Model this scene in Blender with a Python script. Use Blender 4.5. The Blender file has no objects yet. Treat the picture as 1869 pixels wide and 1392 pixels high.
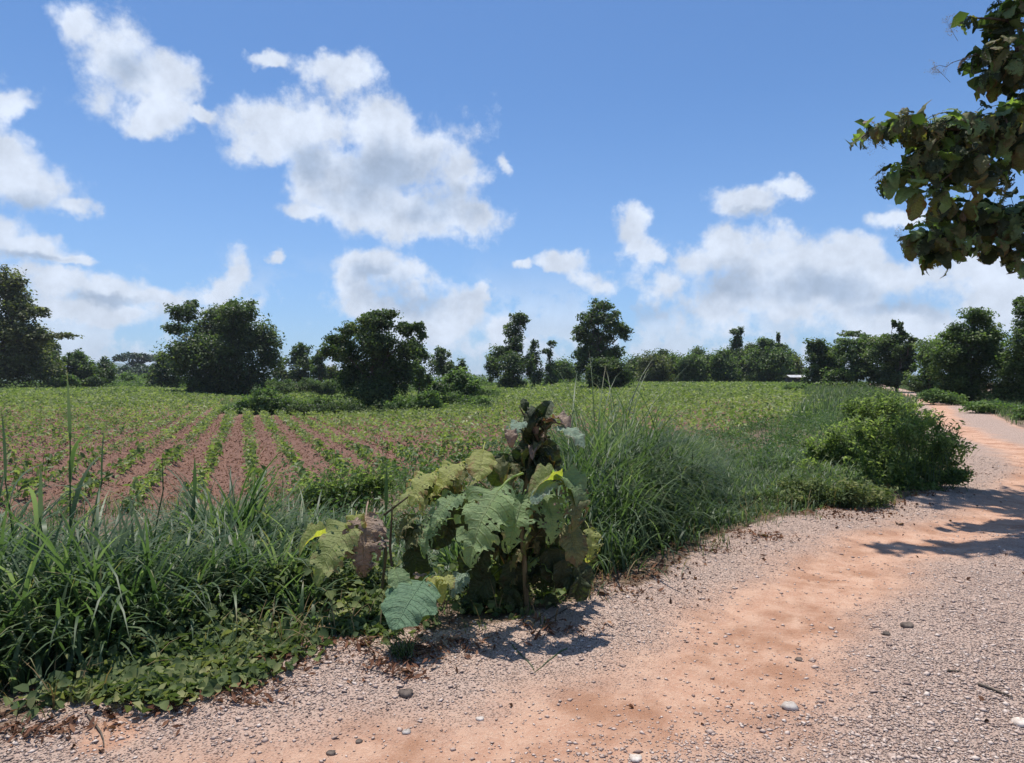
import bpy, math
import numpy as np
from mathutils import Vector, Matrix

rad = math.radians
S = bpy.context.scene
col = S.collection
RNG = np.random.default_rng(11)
F = 1218.0                      # focal length in photo pixels (1869 wide)
CX, CY, EYE = 934.5, 696.0, 1.6
SUN_EL, SUN_AZ = rad(76), rad(-24)     # azimuth measured from +Y towards +X

# ------------------------------------------------------------------ camera
cam_d = bpy.data.cameras.new('camera')
cam = bpy.data.objects.new('camera', cam_d); col.objects.link(cam)
cam.location = (0, 0, EYE); cam.rotation_euler = (rad(90), 0, 0)
cam_d.sensor_width = 36; cam_d.lens = F / 1869 * 36
cam_d.clip_start = .05; cam_d.clip_end = 6000
S.camera = cam

# ------------------------------------------------------------------ sun, view
sd = bpy.data.lights.new('sun', 'SUN'); sd.energy = 4.4; sd.angle = rad(.53); sd.color = (1, .955, .88)
sun = bpy.data.objects.new('sun', sd); col.objects.link(sun)
sdir = Vector((math.sin(SUN_AZ) * math.cos(SUN_EL), math.cos(SUN_AZ) * math.cos(SUN_EL), math.sin(SUN_EL)))
sun.rotation_euler = sdir.to_track_quat('Z', 'Y').to_euler()
sun.location = (0, 0, 60)
vs = S.view_settings
vs.view_transform = 'Standard'; vs.look = 'None'; vs.exposure = 0.30; vs.gamma = 1; vs.use_curve_mapping = False


class NT:
    """tiny node helper"""
    def __init__(s, tree): s.t = tree; s.t.nodes.clear()
    def n(s, typ, **kw):
        nd = s.t.nodes.new(typ)
        for k, v in kw.items(): setattr(nd, k, v)
        return nd
    def put(s, sock, v):
        if isinstance(v, bpy.types.NodeSocket): s.t.links.new(v, sock)
        elif v is not None: sock.default_value = v
    def math(s, op, a, b=None, c=None, clamp=False):
        nd = s.n('ShaderNodeMath', operation=op); nd.use_clamp = clamp
        s.put(nd.inputs[0], a); s.put(nd.inputs[1], b); s.put(nd.inputs[2], c)
        return nd.outputs[0]
    def vec(s, op, a, b=None, c=None):
        nd = s.n('ShaderNodeVectorMath', operation=op)
        s.put(nd.inputs[0], a)
        if op == 'SCALE': s.put(nd.inputs['Scale'], b)
        else: s.put(nd.inputs[1], b); s.put(nd.inputs[2], c)
        return nd.outputs[1] if op in ('LENGTH', 'DOT_PRODUCT', 'DISTANCE') else nd.outputs[0]
    def noise(s, vec, scale, detail=4, rough=.55, color=False, lac=2.0):
        nd = s.n('ShaderNodeTexNoise'); s.put(nd.inputs['Vector'], vec)
        nd.inputs['Scale'].default_value = scale; nd.inputs['Detail'].default_value = detail
        nd.inputs['Roughness'].default_value = rough; nd.inputs['Lacunarity'].default_value = lac
        return nd.outputs['Color' if color else 'Fac']
    def ramp(s, v, a, b, lo=0., hi=1., smooth=True):
        nd = s.n('ShaderNodeMapRange'); nd.interpolation_type = 'SMOOTHSTEP' if smooth else 'LINEAR'
        s.put(nd.inputs['Value'], v); s.put(nd.inputs['From Min'], a); s.put(nd.inputs['From Max'], b)
        s.put(nd.inputs['To Min'], lo); s.put(nd.inputs['To Max'], hi)
        return nd.outputs[0]
    def mix(s, f, a, b, blend='MIX'):
        nd = s.n('ShaderNodeMix', data_type='RGBA', blend_type=blend)
        s.put(nd.inputs[0], f)
        for k, v in ((6, a), (7, b)):
            if isinstance(v, tuple) and len(v) == 3: v = (*v, 1)
            s.put(nd.inputs[k], v)
        return nd.outputs[2]


# ------------------------------------------------------------------ world: sky with cumulus
w = bpy.data.worlds.new('World'); S.world = w; w.use_nodes = True
T = NT(w.node_tree)
sky = T.n('ShaderNodeTexSky', sky_type='NISHITA', sun_disc=False)
sky.sun_elevation = SUN_EL; sky.sun_rotation = SUN_AZ
sky.altitude = 200; sky.air_density = 1.0; sky.dust_density = .6; sky.ozone_density = 2.2
tc = T.n('ShaderNodeTexCoord').outputs['Generated']
sp = T.n('ShaderNodeSeparateXYZ'); T.put(sp.inputs[0], tc)
dx, dy, dz = sp.outputs
ysafe = T.math('MAXIMUM', dy, .12)
cb = T.n('ShaderNodeCombineXYZ')
T.put(cb.inputs[0], T.math('DIVIDE', dx, ysafe)); T.put(cb.inputs[1], T.math('DIVIDE', dz, ysafe))
P0 = cb.outputs[0]
nv = tc                                                   # noise lives on the direction itself
warp = T.vec('SUBTRACT', T.noise(tc, 9, 5, .6, True), (.5, .5, .5))
P = T.vec('ADD', P0, T.vec('SCALE', warp, .11))
# cumulus puffs seen towards the fields: centre and half sizes (tangent units x 1218)
BL = [(135,60,62,52),(200,110,95,70),(280,150,75,52),(300,195,40,45),(368,207,30,14),(250,215,40,32),
 (20,185,45,32),(-40,150,50,40),
 (490,95,34,16),(585,112,55,32),(640,130,55,42),
 (480,205,60,50),(500,250,80,60),(600,230,90,58),(680,240,90,60),(600,320,100,70),(740,290,120,85),(820,320,80,80),
 (760,395,115,52),(830,400,70,42),(650,370,75,62),(545,380,40,22),(560,320,60,40),(920,290,18,32),
 (-10,310,110,62),(60,350,80,42),(130,375,50,22),
 (-30,430,90,40),(60,450,80,26),(130,468,60,14),
 (105,520,75,34),(205,530,75,32),(430,505,30,38),(375,530,60,30),(300,540,75,22),(60,560,90,26),(200,575,120,24),(400,570,90,22),(515,480,24,18),
 (690,492,72,30),(640,508,40,34),(770,515,80,42),(830,560,70,40),(650,560,60,30),(740,585,150,45),(885,545,20,30),(900,610,60,40),
 (1380,368,62,30),(1440,350,30,20),(1150,402,36,28),(1165,440,35,25),(1190,465,30,18),
 (1040,478,50,20),(1110,508,58,34),(1215,515,60,45),(1260,470,70,38),(1340,450,90,46),(1425,435,40,42),
 (1330,540,110,62),(1500,465,60,40),(1575,452,48,32),(1610,490,60,34),(1500,545,130,60),(1420,490,90,50),
 (1690,500,120,45),(1790,480,90,40),(1870,520,120,70),(1650,590,240,45),(960,492,24,12),(1660,385,70,20)]
acc = None
for (px, py, rx, ry) in BL:
    m = T.vec('MULTIPLY_ADD', P, (F / rx, F / ry, 0), (-(px - CX) / rx, -(CY - py) / ry, 0))
    r = T.vec('LENGTH', m)
    if acc is None: acc = r
    else:
        nd = T.n('ShaderNodeMath', operation='SMOOTH_MIN')
        T.put(nd.inputs[0], acc); T.put(nd.inputs[1], r); nd.inputs[2].default_value = .6
        acc = nd.outputs[0]
fb = T.noise(nv, 14, 8, .62)
fb2 = T.noise(nv, 5, 6, .6)
D0 = T.math('SUBTRACT', 1.16, acc); D = D0
D = T.math('ADD', D, T.math('MULTIPLY', T.math('SUBTRACT', fb, .5), 3.0))
# the rest of the sky carries the same scattered cumulus on a flat cloud deck
dk = T.n('ShaderNodeCombineXYZ'); zz = T.math('ADD', T.math('MAXIMUM', dz, 0), .22)
T.put(dk.inputs[0], T.math('DIVIDE', dx, zz)); T.put(dk.inputs[1], T.math('DIVIDE', dy, zz))
G = T.ramp(T.noise(dk.outputs[0], 1.6, 7, .55), .54, .95, -.1, 1.3, False)
front = T.math('MULTIPLY', T.ramp(dy, .35, .5), T.math('MULTIPLY',
        T.ramp(T.math('ABSOLUTE', T.math('DIVIDE', dx, ysafe)), .8, .95, 1, 0), T.ramp(T.math('DIVIDE', dz, ysafe), .58, .72, 1, 0)))
mixn = T.n('ShaderNodeMix', data_type='FLOAT'); T.put(mixn.inputs[0], front); T.put(mixn.inputs[2], G); T.put(mixn.inputs[3], D)
D = mixn.outputs[0]
# low haze bank of indistinct cloud along the horizon
low = T.math('MULTIPLY', T.ramp(dz, .03, .2, 1, 0), T.ramp(T.math('ADD', fb2, T.math('MULTIPLY', T.math('SUBTRACT', fb, .5), 1.6)), .40, .60))
mask = T.ramp(D, -.1, .66)
mask = T.math('MAXIMUM', T.math('MULTIPLY', mask, .93), T.math('MULTIPLY', low, .75))
# deep parts of the bigger clouds (same units), greyer because the sun stands behind them
CORE = [(700,325,150,62),(800,385,80,40),(560,300,60,40),(215,130,55,45),(760,545,110,34),(690,510,60,20),(1330,520,120,44),(1500,530,120,36),(1650,560,120,24),(200,548,90,14),(40,375,80,26),(1180,560,80,26),(60,470,70,10),(1390,385,35,12)]
acc2 = None
for (px, py, rx, ry) in CORE:
    q = T.vec('LENGTH', T.vec('MULTIPLY_ADD', P, (F / rx, F / ry, 0), (-(px - CX) / rx, -(CY - py) / ry, 0)))
    acc2 = q if acc2 is None else T.math('MINIMUM', acc2, q)
c_in = T.math('ADD', T.math('SUBTRACT', 1.15, acc2), T.math('MULTIPLY', T.math('SUBTRACT', fb, .5), 2.2))
mixc = T.n('ShaderNodeMix', data_type='FLOAT'); T.put(mixc.inputs[0], front); T.put(mixc.inputs[2], T.math('SUBTRACT', G, .3)); T.put(mixc.inputs[3], c_in)
thick = T.ramp(mixc.outputs[0], -.15, 1.1)
ccol = T.mix(T.math('MULTIPLY', thick, .9), (6.0, 6.6, 7.6), (3.2, 4.0, 5.3))
relief = T.ramp(T.noise(nv, 22, 7, .62), .34, .66, .84, 1.1, False)
ccol = T.vec('SCALE', ccol, relief)
skyc = T.mix(1.0, sky.outputs[0], (.60, .84, 1.08), 'MULTIPLY')
hz = T.ramp(dz, .0, .42, 1, 0)
skyc = T.mix(T.math('MULTIPLY', hz, .35), skyc, (2.9, 4.3, 7.4))
fin = T.mix(mask, skyc, ccol)
bg = T.n('ShaderNodeBackground'); T.put(bg.inputs[0], fin); bg.inputs[1].default_value = .105
out = T.n('ShaderNodeOutputWorld'); T.put(out.inputs[0], bg.outputs[0])
w.cycles.sampling_method = 'MANUAL'; w.cycles.sample_map_resolution = 512


# ------------------------------------------------------------------ number helpers
def lattice(seed): return np.random.default_rng(seed).random((256, 256))
_L = [lattice(s) for s in range(6)]
def vnoise(x, y, scale, k=0):
    x = np.asarray(x, float) * scale + 100.3; y = np.asarray(y, float) * scale + 57.7
    xi = np.floor(x).astype(int); yi = np.floor(y).astype(int); fx = x - xi; fy = y - yi
    fx = fx * fx * (3 - 2 * fx); fy = fy * fy * (3 - 2 * fy); L = _L[k]
    a = L[xi & 255, yi & 255]; b = L[(xi + 1) & 255, yi & 255]; c = L[xi & 255, (yi + 1) & 255]; d = L[(xi + 1) & 255, (yi + 1) & 255]
    return (a * (1 - fx) + b * fx) * (1 - fy) + (c * (1 - fx) + d * fx) * fy - .5
def sstep(a, b, x): t = np.clip((np.asarray(x, float) - a) / (b - a), 0, 1); return t * t * (3 - 2 * t)

EDGE = np.array([(-30, -20), (-12, -4.4), (-6, .4), (-2.35, 3.07), (-1.25, 3.92), (.1, 4.4), (.95, 5.2), (1.76, 6.15), (2.82, 7.35), (4.2, 8.3),
                 (5.1, 8.75), (6.5, 10.2), (8.7, 12.7), (11.0, 17), (15.0, 25), (26, 43), (54, 103), (90, 170)], float)
FIELD = np.array([(-60, -10), (-20, 4), (-8, 8.6), (-5, 10.6), (-3.2, 12.0), (-1.5, 14.5), (1.5, 16.5), (6, 20), (12, 27), (18, 38), (30, 66), (52, 112), (88, 176)], float)
def sdist(x, y, poly):
    x = np.asarray(x, float); y = np.asarray(y, float)
    best = np.full(x.shape, 1e9); sg = np.ones(x.shape)
    for (ax, ay), (bx, by) in zip(poly[:-1], poly[1:]):
        ex, ey = bx - ax, by - ay; L2 = ex * ex + ey * ey
        t = np.clip(((x - ax) * ex + (y - ay) * ey) / L2, 0, 1)
        dxx = x - ax - t * ex; dyy = y - ay - t * ey; dd = dxx * dxx + dyy * dyy
        cr = ex * dyy - ey * dxx
        m = dd < best; best = np.where(m, dd, best); sg = np.where(m, np.sign(cr + 1e-12), sg)
    return np.sqrt(best) * sg
TD = np.array([0, 8, 20, 40, 70, 100, 150, 260, 3000.])
TU = np.array([-1.3, -.77, -.52, -.42, -.25, -.02, .2, .45, .8, 1.3])
TH = np.array([
 [-.4, -.4, -.5, -.35, .1, .4, .5, .3, -3],
 [-.4, -.4, -.5, -.35, .1, .4, .5, .3, -3],
 [-.4, -.4, -.5, -.45, -.15, .3, .5, .3, -3],
 [-.4, -.4, -.5, -.5, -.5, -.2, .0, .0, -3],
 [-.4, -.4, -.5, -.65, -.75, -.6, -.4, -.4, -3],
 [-.4, -.4, -.45, -.35, .1, .6, .9, .9, -3],
 [-.35, -.35, -.3, .0, .5, 1.0, 1.3, 1.3, -3],
 [-.1, -.1, -.05, .1, .5, .9, 1.3, 1.3, -3],
 [0, 0, 0, .0, .2, .5, 1.0, 1.0, -3],
 [0, 0, 0, .0, .2, .5, 1.0, 1.0, -3]])
def h(x, y):
    x = np.asarray(x, float); y = np.asarray(y, float)
    u = np.clip(x / np.maximum(y, .5), -1.29, 1.29); u = np.where(y < .5, np.sign(x) * 1.29, u)
    d = np.clip(np.hypot(x, y), 0, 2999)
    iu = np.clip(np.searchsorted(TU, u, 'right') - 1, 0, len(TU) - 2); id_ = np.clip(np.searchsorted(TD, d, 'right') - 1, 0, len(TD) - 2)
    fu = (u - TU[iu]) / (TU[iu + 1] - TU[iu]); fd = (d - TD[id_]) / (TD[id_ + 1] - TD[id_])
    fd2 = fd
    v = (TH[iu, id_] * (1 - fu) + TH[iu + 1, id_] * fu) * (1 - fd2) + (TH[iu, id_ + 1] * (1 - fu) + TH[iu + 1, id_ + 1] * fu) * fd2
    s = sdist(x, y, EDGE)
    m = np.maximum(sstep(.1, 3.0, s), sstep(20, 45, d))
    return v * m
def h1(x, y): return float(h(np.array([x]), np.array([y]))[0])
def at(px, py, dmin=2.0):
    """ground point seen at a photo pixel"""
    u = (px - CX) / F; v = (CY - py) / F
    ds = np.geomspace(dmin, 600, 4000); z = h(u * ds, ds)
    k = np.argmax(EYE + v * ds <= z)
    return np.array([u * ds[k], ds[k], z[k]])
ROWD = np.array([-.40, 1.0]); ROWD /= np.linalg.norm(ROWD); ROWN = np.array([ROWD[1], -ROWD[0]]); ROWSP = .92
def roww(y): return 4.8 - 1.6 * sstep(12, 22, y)

# ------------------------------------------------------------------ mesh + object helpers
def mesh_np(name, V, faces, attr=None, smooth=False):
    """V (n,3); faces int array (m,k) or list of such arrays"""
    me = bpy.data.meshes.new(name)
    if not isinstance(faces, list): faces = [faces]
    V = np.asarray(V, np.float32)
    me.vertices.add(len(V)); me.vertices.foreach_set('co', V.ravel())
    tot = np.concatenate([np.full(len(f), f.shape[1], np.int32) for f in faces])
    idx = np.concatenate([f.ravel() for f in faces]).astype(np.int32)
    me.loops.add(len(idx)); me.loops.foreach_set('vertex_index', idx)
    me.polygons.add(len(tot)); me.polygons.foreach_set('loop_start', np.concatenate([[0], np.cumsum(tot)[:-1]]).astype(np.int32))
    me.polygons.foreach_set('loop_total', tot)
    if smooth: me.polygons.foreach_set('use_smooth', np.ones(len(tot), bool))
    for k, v in (attr or {}).items():
        a = me.attributes.new(k, 'FLOAT', 'POINT'); a.data.foreach_set('value', np.asarray(v, np.float32))
    me.update(calc_edges=True)
    return me
def obj(name, me, mat=None, parent=None, loc=None):
    o = bpy.data.objects.new(name, me); col.objects.link(o)
    if mat and me and not me.materials: me.materials.append(mat)
    if parent: o.parent = parent
    if loc is not None: o.location = loc
    return o
def tag(o, label=None, cat=None, group=None, kind=None):
    if label: o['label'] = label
    if cat: o['category'] = cat
    if group: o['group'] = group
    if kind: o['kind'] = kind
    return o
def thing(name, label, cat, loc, group=None):
    return tag(obj(name, None, loc=loc), label, cat, group)

def tubes(paths, sides=6):
    """paths: list of (points (k,3), radii (k,)) -> V, F"""
    Vs, Fs, n0 = [], [], 0
    for pts, rr in paths:
        pts = np.asarray(pts, float); rr = np.asarray(rr, float); k = len(pts)
        t = np.gradient(pts, axis=0); t /= np.linalg.norm(t, axis=1)[:, None] + 1e-9
        up = np.where(np.abs(t[:, 2:3]) > .9, np.array([[1., 0, 0]]), np.array([[0, 0, 1.]]))
        a = np.cross(t, up); a /= np.linalg.norm(a, axis=1)[:, None] + 1e-9; b = np.cross(t, a)
        an = np.linspace(0, 2 * np.pi, sides, endpoint=False)
        ring = pts[:, None] + rr[:, None, None] * (np.cos(an)[None, :, None] * a[:, None] + np.sin(an)[None, :, None] * b[:, None])
        Vs.append(ring.reshape(-1, 3))
        i = np.arange(k - 1)[:, None] * sides; j = np.arange(sides)[None]; j2 = (j + 1) % sides
        f = np.stack([i + j, i + j2, i + sides + j2, i + sides + j], -1).reshape(-1, 4) + n0
        Fs.append(f); n0 += k * sides
    return np.concatenate(Vs), np.concatenate(Fs)
def bend(a, b, n=7, wob=.06, rng=RNG, sag=0):
    a = np.asarray(a, float); b = np.asarray(b, float); t = np.linspace(0, 1, n)[:, None]
    p = a + (b - a) * t; L = np.linalg.norm(b - a)
    for k in (1, 2): p += np.sin(np.pi * k * t) * rng.normal(0, wob * L / k, 3)
    p[:, 2] -= sag * np.sin(np.pi * t[:, 0]) * L
    return p
def unit(v): return v / (np.linalg.norm(v, axis=-1, keepdims=True) + 1e-9)

def leaves(cen, size, rng, normal=None, up=.5, long=1.6, shape=4, cup=.15, tone=None, hang=.3):
    """scatter small leaves; shape 4 = folded kite (2 tris), 6 = pointed oval folded on its midrib"""
    n = len(cen); size = np.broadcast_to(size, (n,)).astype(float)
    N = rng.normal(0, 1, (n, 3));
    if normal is not None: N += normal * .7
    N[:, 2] = np.abs(N[:, 2]) * .6 + up; N = unit(N)
    A = rng.normal(0, 1, (n, 3)); A[:, 2] -= hang; A = unit(A - N * (A * N).sum(1, keepdims=True)); B = np.cross(N, A)
    L = (size * rng.uniform(.7, 1.3, n))[:, None]; W = L / long
    if shape == 4:
        q = [cen - A * L / 2, cen + B * W / 2 + N * W * cup, cen + A * L / 2, cen - B * W / 2 + N * W * cup]
        V = np.stack(q, 1); i = np.arange(n)[:, None] * 4; f = np.stack([i[:, 0], i[:, 0] + 1, i[:, 0] + 2, i[:, 0] + 3], 1)
        V = V.reshape(-1, 3); Fc = np.concatenate([f[:, [0, 1, 2]], f[:, [0, 2, 3]]]); m = 4
    else:
        s = L / 2
        q = [cen - A * s, cen - A * s * .35 + B * W * .5 + N * W * cup, cen + A * s * .35 + B * W * .42 + N * W * cup * .8, cen + A * s * 1.05 - N * L * .12,
             cen + A * s * .35 - B * W * .42 + N * W * cup * .8, cen - A * s * .35 - B * W * .5 + N * W * cup]
        V = np.stack(q, 1).reshape(-1, 3); i = np.arange(n) * 6; m = 6
        Fc = np.stack([i, i + 1, i + 2, i + 3], 1); Fc = np.concatenate([Fc, np.stack([i, i + 3, i + 4, i + 5], 1)])
    tn = rng.random(n) if tone is None else np.clip(tone + rng.normal(0, .12, n), 0, 1)
    return V, Fc, np.repeat(tn, m)
def blades(base, rng, L, Wd, lean=.25, curl=1.6, seg=6, az=None, tone=None):
    n = len(base); L = np.broadcast_to(L, (n,)) * rng.uniform(.65, 1.2, n); az = rng.uniform(0, 2 * np.pi, n) if az is None else az
    th0 = np.abs(rng.normal(0, lean, n)); k = curl * rng.uniform(.3, 1.25, n)
    H = np.stack([np.cos(az), np.sin(az), 0 * az], 1); side = np.stack([-np.sin(az), np.cos(az), 0 * az], 1)
    p = base.copy(); tw = rng.normal(0, .25, n)
    Vs = []
    for i in range(seg + 1):
        t = i / seg
        th = th0 + k * t ** 1.6
        wd = Wd * rng.uniform(.9, 1.1, n) * (1 - t ** 2.2) * (.55 + .45 * min(1, t * 4)) / 2 + .0004
        sd = side + H * (tw * t)[:, None]
        Vs.append(p - sd * wd[:, None]); Vs.append(p + sd * wd[:, None])
        stp = (L / seg)[:, None]
        p = p + stp * (H * np.sin(th)[:, None] + np.array([0, 0, 1.]) * np.cos(th)[:, None])
    V = np.stack(Vs, 1).reshape(-1, 3); m = 2 * (seg + 1)
    i0 = np.arange(n)[:, None] * m + np.arange(seg)[None] * 2
    f = np.stack([i0, i0 + 1, i0 + 3, i0 + 2], -1).reshape(-1, 4)
    tn = np.repeat(rng.random(n) if tone is None else tone, m)
    al = np.tile(np.repeat(np.linspace(0, 1, seg + 1), 2), n)
    return V, f, tn, al
def joinp(parts):
    Vs, Fs, At, n0 = [], [], [], 0
    for p in parts:
        V, f, tn = p[:3]; Vs.append(V); Fs.append(f + n0); At.append(tn); n0 += len(V)
    fs = {}
    for f in Fs: fs.setdefault(f.shape[1], []).append(f)
    return np.concatenate(Vs), [np.concatenate(v) for v in fs.values()], np.concatenate(At)

# ------------------------------------------------------------------ materials
def new_mat(name):
    m = bpy.data.materials.new(name); m.use_nodes = True; return m, NT(m.node_tree)
def finish(T, sh, disp=None):
    o = T.n('ShaderNodeOutputMaterial'); T.put(o.inputs[0], sh)
def principled(T, colr, rough=.6, spec=.3, bump=None, bs=.3, bd=.02):
    p = T.n('ShaderNodeBsdfPrincipled'); T.put(p.inputs['Base Color'], (*colr, 1) if isinstance(colr, tuple) and len(colr) == 3 else colr)
    T.put(p.inputs['Roughness'], rough); p.inputs['Specular IOR Level'].default_value = spec
    if bump is not None:
        b = T.n('ShaderNodeBump'); b.inputs['Strength'].default_value = bs; b.inputs['Distance'].default_value = bd
        T.put(b.inputs['Height'], bump); T.put(p.inputs['Normal'], b.outputs[0])
    return p.outputs[0]
def attr(T, name):
    a = T.n('ShaderNodeAttribute'); a.attribute_name = name; return a.outputs['Fac']
def leaf_mat(name, dark, mid, light, trans=.35, rough=.5, spec=.35, scale=.8, tip=None):
    m, T = new_mat(name); tn = attr(T, 'tone')
    g = T.n('ShaderNodeNewGeometry').outputs['Position']; nz = T.noise(g, scale, 3, .6)
    f = T.math('ADD', T.math('MULTIPLY', tn, .65), T.math('MULTIPLY', T.math('SUBTRACT', nz, .35), .9), clamp=True)
    cr = T.n('ShaderNodeValToRGB'); T.put(cr.inputs[0], f); e = cr.color_ramp.elements
    e[0].position = .12; e[0].color = (*dark, 1); e[1].position = .95; e[1].color = (*light, 1)
    x = e.new(.55); x.color = (*mid, 1)
    c = cr.outputs[0]
    if tip: c = T.mix(T.math('MULTIPLY', T.ramp(attr(T, 'along'), .75, 1.0), T.ramp(tn, .6, .8)), c, tip)
    p = principled(T, c, rough, spec)
    tr = T.n('ShaderNodeBsdfTranslucent'); T.put(tr.inputs[0], T.mix(1.0, c, (1.4, 1.55, .8), 'MULTIPLY'))
    mx = T.n('ShaderNodeMixShader'); mx.inputs[0].default_value = trans
    T.put(mx.inputs[1], p); T.put(mx.inputs[2], tr.outputs[0]); finish(T, mx.outputs[0])
    return m
M = {}
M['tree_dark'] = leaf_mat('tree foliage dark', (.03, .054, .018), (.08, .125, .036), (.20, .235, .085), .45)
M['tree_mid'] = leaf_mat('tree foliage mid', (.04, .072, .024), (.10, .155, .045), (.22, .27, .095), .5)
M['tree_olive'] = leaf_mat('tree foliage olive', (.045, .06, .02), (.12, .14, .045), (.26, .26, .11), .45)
M['tree_far_haze'] = leaf_mat('tree foliage far hazed', (.03, .055, .035), (.055, .09, .055), (.09, .13, .08), .25)  # blue cast of the distant air put into the leaf colour
M['bush'] = leaf_mat('bush foliage', (.06, .105, .034), (.13, .20, .06), (.23, .30, .11), .5)
M['shrub'] = leaf_mat('roadside shrub foliage', (.085, .125, .04), (.19, .25, .085), (.34, .38, .17), .6, scale=2.5)
M['grass'] = leaf_mat('guinea grass', (.028, .054, .022), (.09, .14, .058), (.28, .33, .19), .45, .5, .4, 1.2, tip=(.25, .2, .1))
M['grass_blue'] = leaf_mat('broad grass', (.03, .06, .024), (.10, .155, .066), (.30, .35, .21), .45, .48, .45, 1.2, tip=(.28, .22, .1))
M['weed'] = leaf_mat('verge weeds', (.035, .075, .025), (.08, .145, .045), (.16, .22, .07), .35, scale=1.5)
M['vine'] = leaf_mat('creeper leaves', (.05, .08, .03), (.14, .18, .065), (.32, .31, .14), .3, .7, .2, scale=2)
M['crop'] = leaf_mat('crop leaves', (.08, .12, .036), (.18, .24, .072), (.34, .37, .15), .42, scale=.35)
M['dry'] = leaf_mat('dry grass', (.13, .09, .045), (.26, .19, .1), (.42, .33, .19), .3, .7, .2, 3)
M['litter'] = leaf_mat('leaf litter', (.045, .022, .013), (.16, .07, .04), (.36, .2, .12), .1, .8, .2, 6)
def bark_mat(name, a, b, sc=8):
    m, T = new_mat(name); g = T.n('ShaderNodeTexCoord').outputs['Object']
    n1 = T.noise(T.vec('MULTIPLY', g, (1, 1, .25)), sc, 6, .65)
    finish(T, principled(T, T.mix(T.ramp(n1, .35, .65), a, b), .85, .2, n1, .6, .03)); return m
M['bark'] = bark_mat('bark', (.05, .038, .028), (.16, .13, .1))
M['teak_stem'] = bark_mat('teak stem', (.07, .055, .03), (.16, .13, .07), 25)
M['stalk'] = bark_mat('grass stalk', (.05, .085, .03), (.11, .15, .06), 12)

def big_leaf_mat(name, base, vein, spot, under, trans=.3, spotty=.5):
    """large teak leaf: coordinates lu (along 0..1) and lv (-1..1 across) are stored on the leaf"""
    m, T = new_mat(name); lu, lv = attr(T, 'lu'), attr(T, 'lv')
    av = T.math('ABSOLUTE', lv)
    g = T.n('ShaderNodeNewGeometry').outputs['Position']
    oi = T.n('ShaderNodeObjectInfo').outputs['Random']
    side = T.math('FRACT', T.math('MULTIPLY', T.math('SUBTRACT', lu, T.math('MULTIPLY', av, .16)), 11))
    v1 = T.ramp(T.math('ABSOLUTE', T.math('SUBTRACT', side, .5)), .04, .13, 1, 0)
    v2 = T.ramp(av, .015, .05, 1, 0); ve = T.math('MAXIMUM', T.math('MULTIPLY', v1, .75), v2)
    n1 = T.noise(g, 14, 6, .65); n2 = T.noise(g, 55, 4, .6)
    edge = T.math('ADD', T.math('MULTIPLY', av, .5), T.math('MULTIPLY', lu, .25))
    sp_ = T.ramp(T.math('ADD', T.math('MULTIPLY', n1, 1.25), T.math('MULTIPLY', edge, spotty)), .98 - spotty * .22, 1.12 - spotty * .2)
    c = T.mix(T.ramp(n2, .3, .7), base, tuple(v * .72 for v in base))
    c = T.mix(T.math('MULTIPLY', ve, .6), c, vein); c = T.mix(sp_, c, spot)
    c = T.mix(1.0, c, T.mix(oi, (.75, .8, .8), (1.25, 1.15, 1.1)), 'MULTIPLY')
    bf = T.n('ShaderNodeNewGeometry').outputs['Backfacing']
    c2 = T.mix(T.math('MULTIPLY', bf, .6), c, under)
    p = principled(T, c2, .55, .3, T.math('ADD', T.math('MULTIPLY', ve, -.9), n2), 1.0, .012)
    tr = T.n('ShaderNodeBsdfTranslucent'); T.put(tr.inputs[0], T.mix(1.0, c, (1.5, 1.6, .6), 'MULTIPLY'))
    mx = T.n('ShaderNodeMixShader'); mx.inputs[0].default_value = trans
    T.put(mx.inputs[1], p); T.put(mx.inputs[2], tr.outputs[0]); finish(T, mx.outputs[0]); return m
M['tk_green'] = big_leaf_mat('teak leaf green', (.23, .36, .11), (.36, .46, .2), (.36, .26, .13), (.25, .33, .19), .42, .35)
M['tk_clean'] = big_leaf_mat('teak leaf fresh green', (.13, .27, .14), (.19, .33, .19), (.12, .16, .07), (.2, .3, .18), .35, .0)
M['tk_yellow'] = big_leaf_mat('teak leaf yellow green', (.44, .48, .12), (.52, .54, .22), (.36, .2, .08), (.32, .34, .16), .45, .5)
M['tk_pale'] = big_leaf_mat('teak leaf pale', (.28, .38, .28), (.4, .5, .38), (.3, .2, .12), (.25, .33, .24), .3, .45)
M['tk_brown'] = big_leaf_mat('teak leaf dry brown', (.32, .2, .13), (.45, .33, .24), (.08, .04, .025), (.33, .25, .19), .15, .7)
M['tk_dark'] = big_leaf_mat('teak leaf dark and shaded', (.045, .075, .024), (.08, .11, .04), (.09, .055, .025), (.06, .07, .035), .2, .4)  # darker twin of the green leaf, with shade put into its colour
M['tk_olive'] = big_leaf_mat('teak leaf olive', (.21, .23, .08), (.32, .33, .15), (.18, .1, .04), (.16, .16, .08), .3, .55)

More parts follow.
